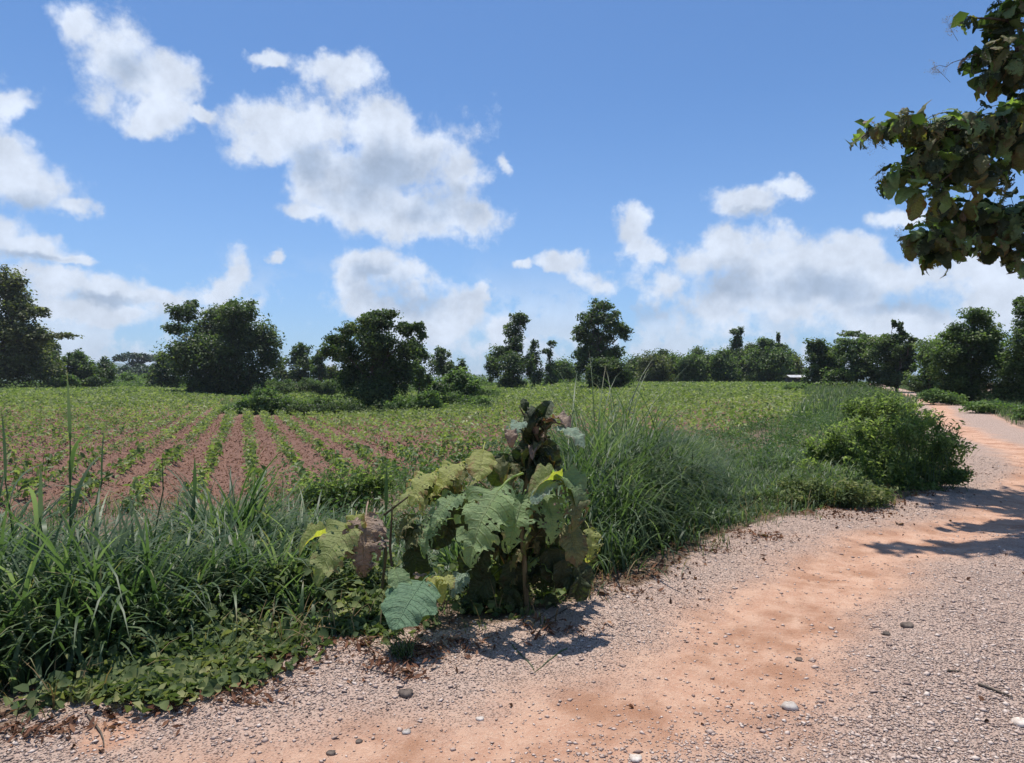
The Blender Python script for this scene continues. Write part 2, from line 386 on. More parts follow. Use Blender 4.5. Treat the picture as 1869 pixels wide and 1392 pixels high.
# earth: one procedural soil driven by what the ground is (masks stored on the terrain)
def earth_mat():
    m, T = new_mat('earth'); g = T.n('ShaderNodeNewGeometry').outputs['Position']
    road, trk, fld = attr(T, 'roadm'), attr(T, 'track'), attr(T, 'fieldm')
    big = T.noise(g, .9, 5, .6); mid = T.noise(g, 6, 6, .65); fine = T.noise(g, 60, 5, .7); grit = T.noise(g, 190, 3, .7)
    vor = T.n('ShaderNodeTexVoronoi'); T.put(vor.inputs['Vector'], g); vor.inputs['Scale'].default_value = 85
    vc = T.n('ShaderNodeSeparateColor'); T.put(vc.inputs[0], vor.outputs['Color'])
    grav = T.mix(vc.outputs[0], (.46, .31, .24), (.62, .455, .365))
    grav = T.mix(T.math('MULTIPLY', T.ramp(fine, .42, .6), .7), grav, (.50, .385, .315)); grav = T.mix(T.math('MULTIPLY', T.ramp(mid, .5, .75), .7), grav, (.53, .42, .35)); grav = T.mix(T.math('MULTIPLY', T.ramp(grit, .5, .62), .5), grav, (.27, .19, .155))
    grav = T.mix(T.ramp(vc.outputs[1], .93, .96), grav, (.2, .15, .13))
    clay = T.mix(T.ramp(mid, .35, .68), (.50, .275, .18), (.60, .375, .26)); clay = T.mix(T.ramp(fine, .45, .8), clay, (.64, .46, .34))
    clay = T.mix(T.math('MULTIPLY', T.ramp(T.noise(g, 1.7, 6, .65), .44, .64), .85), clay, (.36, .18, .105)); clay = T.mix(T.math('MULTIPLY', T.ramp(grit, .55, .7), .3), clay, (.7, .6, .5))
    tm = T.ramp(T.math('ADD', trk, T.math('MULTIPLY', T.math('ADD', T.math('SUBTRACT', big, .5), T.math('MULTIPLY', T.math('SUBTRACT', mid, .5), .6)), 1.1)), .12, .95)
    rc = T.mix(tm, grav, clay)
    verge = T.mix(T.ramp(fine, .35, .65), (.11, .075, .05), (.26, .19, .14)); verge = T.mix(T.ramp(mid, .45, .65), verge, (.30, .2, .14))
    soil = T.mix(T.ramp(fine, .3, .7), (.16, .085, .062), (.34, .195, .145)); soil = T.mix(T.ramp(mid, .4, .65), soil, (.25, .14, .1))
    vg = T.n('ShaderNodeSeparateXYZ'); T.put(vg.inputs[0], g)
    gcov = T.math('MULTIPLY', T.ramp(vg.outputs[1], 45, 100), T.ramp(T.noise(g, .8, 5, .7), .3, .5))
    soil = T.mix(T.math('MULTIPLY', gcov, .85), soil, (.14, .165, .06))
    c = T.mix(T.ramp(T.math('ADD', road, T.math('MULTIPLY', T.math('SUBTRACT', mid, .5), .9)), .4, .6), verge, rc)
    c = T.mix(fld, c, soil)
    hgt = T.math('ADD', T.math('MULTIPLY', T.ramp(vor.outputs['Distance'], 0, .5, 1, 0), T.math('SUBTRACT', 1.1, tm)), T.math('ADD', T.math('MULTIPLY', fine, .8), T.math('MULTIPLY', mid, 1.2)))
    finish(T, principled(T, c, .93, .15, hgt, 1.0, .02)); return m
M['earth'] = earth_mat()
def simple_noise_mat(name, a, b, sc, rough=.85, bs=.4):
    m, T = new_mat(name); g = T.n('ShaderNodeTexCoord').outputs['Object']; n1 = T.noise(g, sc, 5, .6)
    oi = T.n('ShaderNodeObjectInfo').outputs['Random']
    c = T.mix(T.ramp(n1, .35, .65), a, b); c = T.mix(1.0, c, T.mix(oi, (.7, .7, .7), (1.25, 1.2, 1.15)), 'MULTIPLY')
    finish(T, principled(T, c, rough, .3, n1, bs, .01)); return m
M['stone'] = simple_noise_mat('pale stone', (.42, .36, .31), (.68, .62, .56), 20)
M['dark_stone'] = simple_noise_mat('dark stone', (.09, .07, .06), (.2, .16, .13), 20)
M['peb'] = None
def pebble_mat():
    m, T = new_mat('pebbles'); tn = attr(T, 'tone'); cr = T.n('ShaderNodeValToRGB'); T.put(cr.inputs[0], tn); e = cr.color_ramp.elements
    e[0].color = (.26, .18, .15, 1); e[1].color = (.66, .55, .47, 1)
    for p, c in ((.1, (.36, .255, .205)), (.5, (.48, .36, .295)), (.85, (.56, .44, .37))): x = e.new(p); x.color = (*c, 1)
    finish(T, principled(T, cr.outputs[0], .85, .25)); return m
M['peb'] = pebble_mat()
M['roof'] = simple_noise_mat('grey sheet roof', (.3, .31, .33), (.48, .49, .5), 3, .5)
M['wood'] = bark_mat('weathered timber', (.08, .065, .055), (.2, .17, .15), 6)
def hill_mat():
    m, T = new_mat('far hills'); g = T.n('ShaderNodeNewGeometry').outputs['Position']
    finish(T, principled(T, T.mix(T.ramp(T.noise(g, .02, 5), .4, .6), (.05, .08, .06), (.09, .13, .1)), .9, .1)); return m
M['hill'] = hill_mat()

# ------------------------------------------------------------------ ground
def micro(x, y, s, w, fm):
    """small relief: wheel ruts, gravel ridges, crop furrows"""
    d = np.hypot(x, y)
    near = 1 - sstep(12, 26, d)
    z = vnoise(x, y, 1.1, 0) * .05 * near + vnoise(x, y, 5, 1) * .02 * near + vnoise(x, y, 16, 2) * .008 * near
    onroad = sstep(0.1, -.3, s)
    z += onroad * near * (-.035 * np.exp(-((s + 1.2) / .45) ** 2) + .03 * np.exp(-((s + 2.3) / .5) ** 2) - .035 * np.exp(-((s + 3.4) / .4) ** 2))
    z += near * .03 * np.exp(-((s - .05) / .25) ** 2)
    z += fm * .07 * np.cos(2 * np.pi * w / ROWSP) * (1 - sstep(30, 60, d))
    z += fm * (vnoise(x, y, 3, 3) * .07 + vnoise(x, y, 9, 4) * .05) * (1 - sstep(25, 50, d))
    return z
def ground_z(x, y):
    x = np.asarray(x, float); y = np.asarray(y, float)
    s = sdist(x, y, EDGE); fm = sstep(0, 1.2, sdist(x, y, FIELD)) * (np.hypot(x, y) < 200)
    return h(x, y) + micro(x, y, s, x * ROWN[0] + y * ROWN[1], fm)
def build_ground():
    a1 = np.linspace(-rad(46), rad(46), 760); a2 = np.linspace(rad(46), 2 * np.pi - rad(46), 70)[1:-1]
    an = np.concatenate([a1, a2]); r = np.concatenate([[.02, .3, .7, 1.1, 1.5], np.geomspace(1.8, 30, 330), np.geomspace(30, 3000, 130)[1:]])
    R, A = np.meshgrid(r, an, indexing='ij'); X = R * np.sin(A); Y = R * np.cos(A)
    s = sdist(X, Y, EDGE); sf = sdist(X, Y, FIELD); W = roww(Y)
    w_ = X * ROWN[0] + Y * ROWN[1]; fm = sstep(0, 1.2, sf) * (R < 200)
    Z = h(X, Y) + micro(X, Y, s, w_, fm)
    rm = sstep(.25, -.15, s + vnoise(X, Y, 2.5, 3) * .35) * sstep(-.5, .4, s + W)
    tr = np.maximum(np.exp(-((s + 1.25 + vnoise(X, Y, .5, 4) * .4) / .62) ** 2), .9 * np.exp(-((s + 3.5) / .5) ** 2))
    op = at(200, 1338); tr = np.maximum(tr, 1.3 * np.exp(-(((X - op[0]) / .14) ** 2 + ((Y - op[1]) / .16) ** 2)))
    nr, na = X.shape
    V = np.stack([X, Y, Z], -1).reshape(-1, 3)
    i = np.arange(nr - 1)[:, None] * na; j = np.arange(na)[None]; j2 = (j + 1) % na
    f = np.stack([i + j, i + j2, i + na + j2, i + na + j], -1).reshape(-1, 4)[:, ::-1]
    rmf = rm.ravel()[f].mean(1); fmf = fm.ravel()[f].mean(1)
    cls = np.where(rmf > .5, 1, np.where(fmf > .5, 2, 0))
    for k, nm in ((0, 'ground'), (1, 'road'), (2, 'field')):
        ff = f[cls == k]; used = np.unique(ff); mp = np.zeros(len(V), int); mp[used] = np.arange(len(used))
        me = mesh_np(nm, V[used], mp[ff], {'roadm': rm.ravel()[used], 'track': tr.ravel()[used], 'fieldm': fm.ravel()[used]}, True)
        tag(obj(nm, me, M['earth']), kind='structure', label={'ground': 'brown verge soil beside and beyond the field', 'road': 'pinkish gravel track with orange wheel ruts', 'field': 'reddish ploughed crop field soil'}[nm])
build_ground()
# low blue hills on the horizon
hx = np.linspace(-1900, 1900, 160); rr = 2400
prof = 22 + 50 * np.exp(-((hx + 1430) / 160) ** 2) + vnoise(hx, hx * 0, .004, 2) * 40 + vnoise(hx, hx * 0, .02, 3) * 8
Vh = np.concatenate([np.stack([hx, np.full_like(hx, rr - 150), np.full_like(hx, -6)], 1), np.stack([hx, np.full_like(hx, rr), prof], 1), np.stack([hx, np.full_like(hx, rr + 200), np.full_like(hx, -6)], 1)])
k = np.arange(159); tag(obj('hills', mesh_np('hills', Vh, np.concatenate([np.stack([k, k + 1, k + 161, k + 160], 1), np.stack([k + 160, k + 161, k + 321, k + 320], 1)]), smooth=True), M['hill']), kind='structure', label='low distant hills on the horizon')

# ------------------------------------------------------------------ gravel stuff
def pebbles(n, region, size, name, label, flat=.55):
    rng = np.random.default_rng(5); P_ = region(rng, n)
    z = ground_z(P_[:, 0], P_[:, 1]); n = len(P_)
    base = np.array([(1, 0, 0), (0, 1, 0), (-1, 0, 0), (0, -1, 0), (0, 0, 1), (0, 0, -.6)], float)
    R = size(rng, n, P_)[:, None, None] * base[None] * rng.uniform(.6, 1.3, (n, 6, 1))
    a = rng.uniform(0, 2 * np.pi, n); c, s_ = np.cos(a), np.sin(a)
    X = R[..., 0] * c[:, None] * 1.25 - R[..., 1] * s_[:, None]; Y = R[..., 0] * s_[:, None] * 1.25 + R[..., 1] * c[:, None]
    Z = R[..., 2] * flat + .25 * (R[..., 0] * rng.normal(0, 1, (n, 1)))
    V = np.stack([X + P_[:, :1], Y + P_[:, 1:2], Z + (z + .002)[:, None]], -1).reshape(-1, 3)
    f0 = np.array([(0, 1, 4), (1, 2, 4), (2, 3, 4), (3, 0, 4), (1, 0, 5), (2, 1, 5), (3, 2, 5), (0, 3, 5)])
    f = (np.arange(n)[:, None, None] * 6 + f0[None]).reshape(-1, 3)
    return tag(obj(name, mesh_np(name, V, f, {'tone': np.repeat(rng.random(n) ** .9, 6)}), M['peb']), label, 'gravel', kind='stuff')
def reg_road(rng, n):
    d = 2.6 + rng.random(n * 3) ** 1.5 * 12; u = rng.uniform(-.85, .85, n * 3); x, y = u * d, d
    s = sdist(x, y, EDGE)
    dens = .06 + .95 * np.exp(-((s + 2.35 + vnoise(x, y, 1.2, 1) * .5) / .62) ** 2) + .42 * np.exp(-((s + .35) / .35) ** 2) + .5 * sstep(-3.9, -4.4, s)
    dens *= .5 + 1.2 * np.clip(vnoise(x, y, 2.2, 0) + .5, 0, 1); dens[s > .3] *= .3; dens[s > .8] = 0
    k = rng.random(n * 3) < dens; return np.stack([x[k], y[k]], 1)[:n]
pebbles(70000, reg_road, lambda r, n, P_: np.minimum(.0018 + .0026 * r.exponential(1, n), .018) * (1 + .06 * P_[:, 1]), 'gravel', 'loose pale and brown pebbles strewn over the track')

# ------------------------------------------------------------------ crop
def crop_plant(rng, n_leaf, H):
    a = rng.uniform(0, 2 * np.pi, n_leaf); r = rng.uniform(.02, .16, n_leaf) * H / .3; z = rng.uniform(.25, 1, n_leaf) * H
    return np.stack([np.cos(a) * r, np.sin(a) * r, z], 1)
def build_crop():
    rng = np.random.default_rng(21)
    ws = np.arange(-110, 110) * ROWSP + .15; P_ = []
    for wv in ws:
        ts = np.arange(-60, 190, .34); ts = ts + rng.normal(0, .07, len(ts))
        P_.append(np.stack([wv * ROWN[0] + ts * ROWD[0], wv * ROWN[1] + ts * ROWD[1]], 1) + rng.normal(0, .045, (len(ts), 2)))
    P_ = np.concatenate(P_); x, y = P_.T; d = np.hypot(x, y); u = x / np.maximum(y, .1)
    k = (y > 6) & (np.abs(u) < .84) & (d < 135) & (sdist(x, y, FIELD) > .1)
    P_ = P_[k]; x, y = P_.T; d = np.hypot(x, y); k = rng.random(len(x)) > .10 + .25 * (vnoise(x, y, .3, 2) < -.2); P_ = P_[k]; x, y = P_.T; d = np.hypot(x, y)
    o_ = np.argsort(d); P_ = P_[o_]; x, y = P_.T; d = d[o_]; z = ground_z(x, y); u = x / y
    bigger = 1 + .3 * sstep(-.35, -.05, u) * sstep(12, 22, d) + .2 * sstep(22, 60, d)
    vis = np.where(np.abs(u) < .77)[0][:300]; rest = np.setdiff1d(np.arange(len(x)), vis)
    protos = []
    for i in range(7):
        c = crop_plant(rng, 14, .30); V, f, tn = leaves(c, .13, rng, normal=unit(c * [1, 1, .2]), up=.7, long=2.0, shape=6)
        Vs_, fs_ = tubes([(np.array([(0, 0, 0), (.01, 0, .14), (0, .01, .28)]), np.array([.006, .005, .002]))], 4)
        V, f, tn = joinp([(V, f, tn), (Vs_, fs_, np.full(len(Vs_), .4))])
        protos.append(mesh_np('crop_plant', V, f, {'tone': tn}))
    for i in vis:
        o = obj('crop_plant', protos[rng.integers(7)], M['crop'], loc=(x[i], y[i], z[i] - .01))
        sc = rng.uniform(.75, 1.25) * bigger[i]; o.scale = (sc, sc, sc * rng.uniform(.8, 1.1)); o.rotation_euler = (0, 0, rng.uniform(0, 6.28))
        tag(o, 'low green crop seedling in a row at the near side of the red soil field', 'crop plant', 'crop seedlings in rows')
    parts = []
    for (a, b, nl, ls) in ((0, 26, 15, .10), (26, 50, 12, .14), (50, 80, 9, .19), (80, 140, 7, .26)):
        q = rest[(d[rest] >= a) & (d[rest] < b)]; m = len(q)
        if not m: continue
        aa = rng.uniform(0, 2 * np.pi, (m, nl)); r = rng.uniform(.02, .23, (m, nl)) * (1 + .45 * (sstep(-.3, -.1, u[q]) * sstep(14, 24, d[q]) + sstep(30, 60, d[q])))[:, None] * bigger[q][:, None] * 1.1
        zz_ = rng.uniform(.15, 1, (m, nl)) * .3 * bigger[q][:, None] * rng.uniform(.7, 1.3, (m, 1))
        c = np.stack([x[q][:, None] + np.cos(aa) * r, y[q][:, None] + np.sin(aa) * r, z[q][:, None] + zz_], -1).reshape(-1, 3)
        sz = (ls * bigger[q])[:, None].repeat(nl, 1).ravel()
        parts.append(leaves(c, sz, rng, up=.7, long=1.9, tone=np.repeat(rng.random(m), nl)))
    V, f, tn = joinp(parts)
    tag(obj('crop_rows', mesh_np('crop_rows', V, f, {'tone': tn}), M['crop']), 'rows of low green crop covering the field', 'crop', kind='stuff')
build_crop()

# ------------------------------------------------------------------ trees
def tree(name, label, cat, px, d, lobes, mat='tree_dark', leaf=.3, dens=1.0, trunk=True, group=None, seed=None, bark='bark', base=None, depth=.85, clump=.22, up=.8, stems=1):
    rng = np.random.default_rng(seed if seed is not None else int(px * 7 + d * 13) % 99991)
    bx = (px - CX) / F * d; by = d; bz = h1(bx, by) - .1
    root = thing(name, label, cat, (bx, by, bz), group); k = d / F
    cs, nm, sz, tips = [], [], [], []
    for (lx, ly, rx, ry) in lobes:
        c = np.array([(lx - px) * k, rng.normal(0, .35) * rx * k, EYE + (CY - ly) * k - bz]); R = np.array([rx * k, rx * k * depth, ry * k])
        c[2] = max(c[2], R[2] * .6)
        tips.append((c, R))
        nc = max(7, int(26 * dens)); 
        v = unit(rng.normal(0, 1, (nc, 3))); rr_ = rng.uniform(.35, .95, nc)[:, None]
        cc = c + v * rr_ * R
        area = (R[0] + R[1]) * R[2] * np.pi / 2 * 2
        nl = int(min(14000, max(200, area / leaf ** 2 * 6.2 * dens)))
        which = rng.integers(0, nc, nl)
        csz = clump * rng.uniform(.6, 1.4, nc)
        pp = cc[which] + unit(rng.normal(0, 1, (nl, 3))) * (rng.random(nl) ** .6)[:, None] * R * csz[which][:, None] * 1.5
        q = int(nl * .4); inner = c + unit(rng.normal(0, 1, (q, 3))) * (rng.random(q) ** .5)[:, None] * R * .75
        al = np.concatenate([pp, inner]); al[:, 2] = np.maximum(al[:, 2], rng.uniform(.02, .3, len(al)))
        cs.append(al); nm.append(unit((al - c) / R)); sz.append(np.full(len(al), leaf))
        tt = np.concatenate([rng.random(nc)[which] * .75 + rng.random(nl) * .3, rng.random(q) * .4]); tips[-1] = (c, R, tt)  # inner leaves toned darker: shade of the crown core put into the colour
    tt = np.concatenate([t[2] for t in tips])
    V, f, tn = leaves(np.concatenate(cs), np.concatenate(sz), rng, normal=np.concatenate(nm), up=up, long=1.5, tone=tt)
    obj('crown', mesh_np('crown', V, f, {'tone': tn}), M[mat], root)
    if trunk:
        H = max(t[0][2] + t[1][2] for t in tips); r0 = max(.04, H * .024); paths = []
        cm = np.mean([t[0] for t in tips], 0); top = np.array([cm[0] * .8, cm[1] * .5, H * .62])
        starts = []
        for sidx in range(stems):
            b0 = np.array([(sidx - (stems - 1) / 2) * r0 * 3, 0, 0]); p = bend(b0, top + rng.normal(0, .02, 3) * H, 8, .03, rng); paths.append((p, np.linspace(r0, r0 * .45, 8))); starts.append(p)
        for i, t in enumerate(tips):
            p0 = starts[i % stems][rng.integers(3, 7)]; paths.append((bend(p0, t[0] + [0, 0, t[1][2] * .3], 6, .07, rng), np.linspace(r0 * .4, r0 * .08, 6)))
            for _ in range(3):
                e = t[0] + unit(rng.normal(0, 1, 3)) * t[1] * .8; e[2] = max(e[2], .2); paths.append((bend(t[0], e, 5, .08, rng), np.linspace(r0 * .14, r0 * .04, 5)))
        V, f = tubes(paths, 6); obj('trunk', mesh_np('trunk', V, f, smooth=True), M[bark], root)
    return root

# left side
tree('leafy_tree', 'tall olive leafed tree cut off by the left edge of the view', 'tree', -12, 92, [(-10,520,38,38),(15,545,38,36),(45,565,32,22),(76,570,18,11),(0,600,60,50),(40,610,45,28),(20,660,60,50),(-30,670,50,45),(112,612,26,7),(75,615,30,16),(30,515,16,14)], 'tree_olive', .42, 1.1, clump=.3)
tree('round_tree', 'dark round tree next to the tall olive tree at far left', 'tree', 90, 100, [(88,640,30,26),(70,670,40,34),(105,672,32,30),(60,618,26,14)], 'tree_dark', .4)
tree('round_tree', 'lower green tree, third from the left edge in the field margin', 'tree', 142, 104, [(140,655,24,20),(150,678,34,28),(122,672,24,28)], 'tree_mid', .4)
tree('round_tree', 'small tree at the right end of the left margin, before the gap', 'tree', 186, 106, [(184,668,22,18),(196,685,26,20),(172,684,20,22)], 'tree_dark', .4)
tree('bush', 'dark bush in front of the left margin trees', 'bush', 130, 96, [(130,694,22,14),(100,698,20,12)], 'bush', .35, trunk=False)
tree('bush', 'low dark bush at the foot of the small left margin tree', 'bush', 178, 98, [(178,696,22,13),(160,700,14,9)], 'tree_dark', .35, trunk=False)
tree('umbrella_tree', 'flat topped bluish tree far away in the left gap', 'tree', 238, 230, [(238,650,26,9),(262,652,22,8),(218,655,16,6),(245,662,18,8)], 'tree_far_haze', .9, 1.2, up=.8)
for i, (px_, ry_, lab) in enumerate([(212, 9, 'far hedge tree left of the flat topped bluish tree'), (232, 12, 'far hedge tree under the flat topped bluish tree'), (268, 13, 'far hedge tree right of the flat topped bluish tree')]):
    tree('hedge_tree', lab, 'tree', px_, 200, [(px_, 680 - i * 2, 24, ry_), (px_ + 8, 690, 22, 12)], 'tree_far_haze', .8, group='far hedge trees in the left gap')
tree('bush', 'small round bush standing alone in the left gap', 'bush', 236, 128, [(238,688,16,10)], 'bush', .4, trunk=False)
tree('round_tree', 'dark tree leaning against the left of the big spreading tree', 'tree', 296, 104, [(290,668,28,24),(280,690,24,20),(310,690,30,26),(300,655,16,14)], 'tree_dark', .38)
tree('spreading_tree', 'big broad dark tree with layered crown on the left of the field', 'tree', 405, 84, [(340,572,30,20),(318,600,24,14),(350,555,14,10),(395,575,42,22),(448,578,36,24),(425,555,10,8),(458,556,8,10),(380,600,55,30),(440,610,52,36),(480,620,34,34),(360,645,50,34),(420,650,66,40),(325,660,32,30),(385,690,60,34),(450,690,52,40),(400,718,44,22),(495,655,22,26),(372,715,28,22)], 'tree_dark', .34, 1.25, clump=.3, stems=2)
tree('round_tree', 'small tree between the two big trees in mid field', 'tree', 548, 104, [(545,636,20,16),(538,655,26,20),(560,665,20,22),(545,685,24,20)], 'tree_dark', .36)
tree('round_tree', 'slim tree touching the left of the vine covered tree', 'tree', 582, 98, [(580,655,16,16),(578,680,22,24)], 'tree_dark', .36)
tree('hedge_tree', 'low olive hedge tree behind the small mid field tree', 'tree', 512, 112, [(512,678,20,18),(530,690,20,14)], 'tree_olive', .4)
tree('hedge_tree', 'low light green hedge tree glimpsed beneath the left limb of the vine covered tree', 'tree', 608, 102, [(606,684,22,20),(622,690,22,18)], 'tree_olive', .4)
tree('vine_covered_tree', 'large dark tree smothered in creepers with flat top in mid field', 'tree', 690, 47, [(680,578,22,12),(705,576,26,12),(690,590,42,18),(690,625,42,34),(692,670,46,42),(690,715,52,40),(640,602,30,14),(615,620,28,18),(600,640,16,14),(635,645,34,26),(640,690,34,40),(740,600,24,14),(762,598,16,12),(768,612,12,10),(748,640,28,26),(735,680,26,30)], 'tree_dark', .17, 1.3, clump=.28, stems=2, up=.3)
tree('round_tree', 'grey green round tree right of the vine covered tree', 'tree', 808, 84, [(806,648,19,17),(800,668,24,22),(822,672,18,18),(842,672,14,20)], 'tree_dark', .32)
tree('round_tree', 'loose tree close behind the right edge of the vine covered tree', 'tree', 762, 60, [(765,645,22,22),(758,680,26,30),(772,700,22,24)], 'tree_mid', .24)
tree('leafy_bush', 'tall mid green bush right of the vine covered tree', 'bush', 838, 52, [(838,692,26,24),(860,708,18,20),(820,708,22,24),(842,722,32,22)], 'bush', .2, 1.2)
for px_, d_, L_, mt, lab in [(770,44,[(750,742,38,22),(718,748,26,16),(790,752,30,14)],'bush','long light green bramble mound in front of the vine covered tree'),
    (782,43,[(782,736,30,24)],'bush','rounded feathery grass green bush below the tall mid green bush'),
    (880,46,[(880,738,20,19),(868,748,14,12)],'bush','small solitary round bush at the right end of the mid field clump'),
    (490,44,[(485,730,36,26),(516,740,28,20),(448,742,26,18),(420,748,20,10)],'bush','sprawling bush at the foot of the big broad dark tree'),
    (905,60,[(895,722,22,14),(870,730,24,16)],'bush','low bush linking the mid field clump to the slender tree'),
    (815,48,[(815,735,34,26),(850,745,30,16),(800,715,22,24)],'tree_mid','broad bush between the vine covered tree and the tall mid green bush'),
    (545,80,[(520,706,30,16),(560,704,34,16),(600,708,30,18)],'tree_mid','scrub filling the gap under the small tree between the two big trees'),
    (560,44,[(552,744,42,15),(600,744,42,17),(645,748,38,18),(690,750,34,18)],'tree_dark','long dark thicket under the vine covered tree')]:
    tree('bush', lab, 'bush', px_, d_, L_, mt, .16, 1.3, trunk=False, up=.6)
# grassy bank between the two big trees
# right of centre
tree('slender_tree', 'slender tree with a tall tufted top in the middle distance', 'tree', 932, 88, [(945,583,22,16),(938,606,24,20),(942,632,20,18),(915,645,26,20),(935,665,40,28),(900,672,18,26),(930,695,36,22),(965,668,14,26)], 'tree_dark', .3, 1.1)
tree('columnar_tree', 'narrow columnar tree right of the slender tufted tree', 'tree', 974, 98, [(975,630,9,14),(975,655,15,24),(978,685,18,20)], 'tree_dark', .3)
tree('sparse_tree', 'thin sparse tree with a small open top before the round crowned tree', 'tree', 1005, 98, [(1008,627,12,8),(995,640,9,6),(1004,645,9,10),(1004,668,13,18),(1006,690,17,14)], 'tree_dark', .28, .8)
tree('round_crowned_tree', 'tall solitary round crowned tree right of centre', 'tree', 1096, 80, [(1098,560,26,16),(1080,582,30,22),(1112,585,32,24),(1060,606,20,18),(1095,615,44,28),(1138,605,20,18),(1070,640,28,26),(1115,645,34,24),(1065,668,22,22),(1100,665,34,24)], 'tree_dark', .3, .95, clump=.24)
tree('leafy_bush', 'dense dark bush at the foot of the round crowned tree', 'bush', 1108, 74, [(1110,668,38,22),(1085,685,24,22),(1130,688,28,22),(1108,698,40,16)], 'tree_dark', .26, 1.2)
TL = [(1030,668,20,'tree_mid'),(1165,655,18,'tree_mid'),(1190,650,20,'tree_olive'),(1214,640,16,'tree_dark'),(1236,655,20,'tree_dark'),(1262,650,20,'tree_mid'),(1274,636,14,'tree_dark'),
      (1300,652,20,'tree_dark'),(1322,640,18,'tree_mid'),(1346,618,18,'tree_dark'),(1368,630,18,'tree_dark'),(1396,618,26,'tree_mid'),(1424,628,20,'tree_dark'),(1446,650,16,'tree_olive')]
for i, (px_, ty, rx_, mt) in enumerate(TL):
    kinds = {'tree_mid': 'mid green', 'tree_olive': 'yellowish', 'tree_dark': 'dark'}[mt]
    lab = ['%s margin tree just left of the round crowned tree', '%s margin tree touching the right of the round crowned tree', '%s margin tree, second right of the round crowned tree',
           '%s margin tree with a small knob top, third right of the round crowned tree', '%s low margin tree, fourth right of the round crowned tree', '%s margin tree beside a pointed one, fifth right of the round crowned tree',
           '%s pointed margin tree midway along the far right hedge', '%s low margin tree right of the pointed one', '%s margin tree left of the one with the ragged spike', '%s margin tree with a ragged spike leaning left',
           '%s margin tree right of the one with the ragged spike', '%s broad domed margin tree near the gap on the right', '%s margin tree with a twig spike left of the gap', '%s low margin tree at the gap with the grey roof'][i] % kinds
    mid_ = (ty + 700) / 2; lob = [(px_, ty + 8, rx_ * .7, 12), (px_ - 8, mid_ - 8, rx_ * 1.15, 22), (px_ + 9, mid_ - 2, rx_ * 1.15, 22), (px_ + 5, mid_ + 14, rx_ * 1.4, 20), (px_ - 8, 690, rx_ * 1.3, 14)]
    if i == 9: lob += [(1340,606,10,7),(1352,604,6,9),(1346,618,8,10)]
    if i == 12: lob += [(1421,616,4,12)]
    tree('margin_tree', lab, 'tree', px_, 118 - (i % 3) * 4, lob, mt, .36, 1.7, clump=.34, group='trees along the far edge of the right field')
tree('round_tree', 'dense dark tree just right of the gap with the grey roof', 'tree', 1492, 76, [(1482,632,22,18),(1495,655,34,30),(1520,660,32,32),(1482,685,30,22),(1525,688,32,22)], 'tree_dark', .28, 1.2)
tree('umbrella_tree', 'small flat topped tree with bare arching twigs behind the roadside trees', 'tree', 1552, 84, [(1545,610,20,7),(1535,622,16,7),(1560,606,16,4),(1570,612,12,4),(1548,625,14,7)], 'tree_dark', .26, .8, up=.8)
tree('dense_tree', 'dense dark tree left of the spiky one by the far road', 'tree', 1560, 72, [(1550,640,32,26),(1590,630,32,28),(1570,668,46,36),(1605,685,36,28),(1530,690,28,22)], 'tree_mid', .26, 1.1)
tree('spiky_tree', 'dark tree with an antler like spike above the far road', 'tree', 1636, 68, [(1642,598,6,14),(1632,590,5,8),(1650,612,12,10),(1664,620,8,6),(1640,622,24,20),(1615,640,36,32),(1660,650,26,30),(1645,670,32,32),(1625,690,30,20)], 'tree_dark', .24, 1.2)
tree('dense_tree', 'pale green tree between the spiky tree and the tall roadside tree', 'tree', 1694, 58, [(1690,640,28,22),(1705,668,34,32),(1685,700,32,26),(1715,705,30,26)], 'tree_mid', .22, 1.1)
tree('tall_tree', 'tall open crowned tree on the right of the far road', 'tree', 1775, 44, [(1770,575,26,14),(1790,585,28,16),(1745,600,20,14),(1730,612,14,9),(1780,610,46,24),(1760,640,60,38),(1800,650,46,38),(1815,610,26,24),(1722,650,28,26),(1750,685,50,38),(1790,700,46,36),(1755,720,40,26)], 'tree_mid', .17, 1.15, clump=.28)
tree('tall_tree', 'tree with a pinkish green top cut off by the right edge of the view', 'tree', 1866, 42, [(1868,550,16,12),(1858,568,18,14),(1872,590,30,24),(1850,625,36,30),(1845,670,36,36),(1875,690,40,46),(1850,715,36,28)], 'tree_mid', .17, 1.15, clump=.28)
for px_, d_, L_, lab in [(1700,42,[(1700,722,34,14),(1730,728,30,14)],'low bramble bank on the right of the far road'),(1800,33,[(1790,742,40,14),(1830,745,34,16)],'low leafy bank below the tall open crowned tree'),
     (1870,28,[(1870,752,40,22)],'low weedy bank by the road at the right edge of the view')]:
    tree('bush', lab, 'bush', px_, d_, L_, 'bush', .15, 1.3, trunk=False, up=.6)
tree('bush', 'small round bush where the right field meets the far road', 'bush', 1458, 62, [(1460,708,15,9),(1440,708,14,6)], 'bush', .16, 1.2, trunk=False)

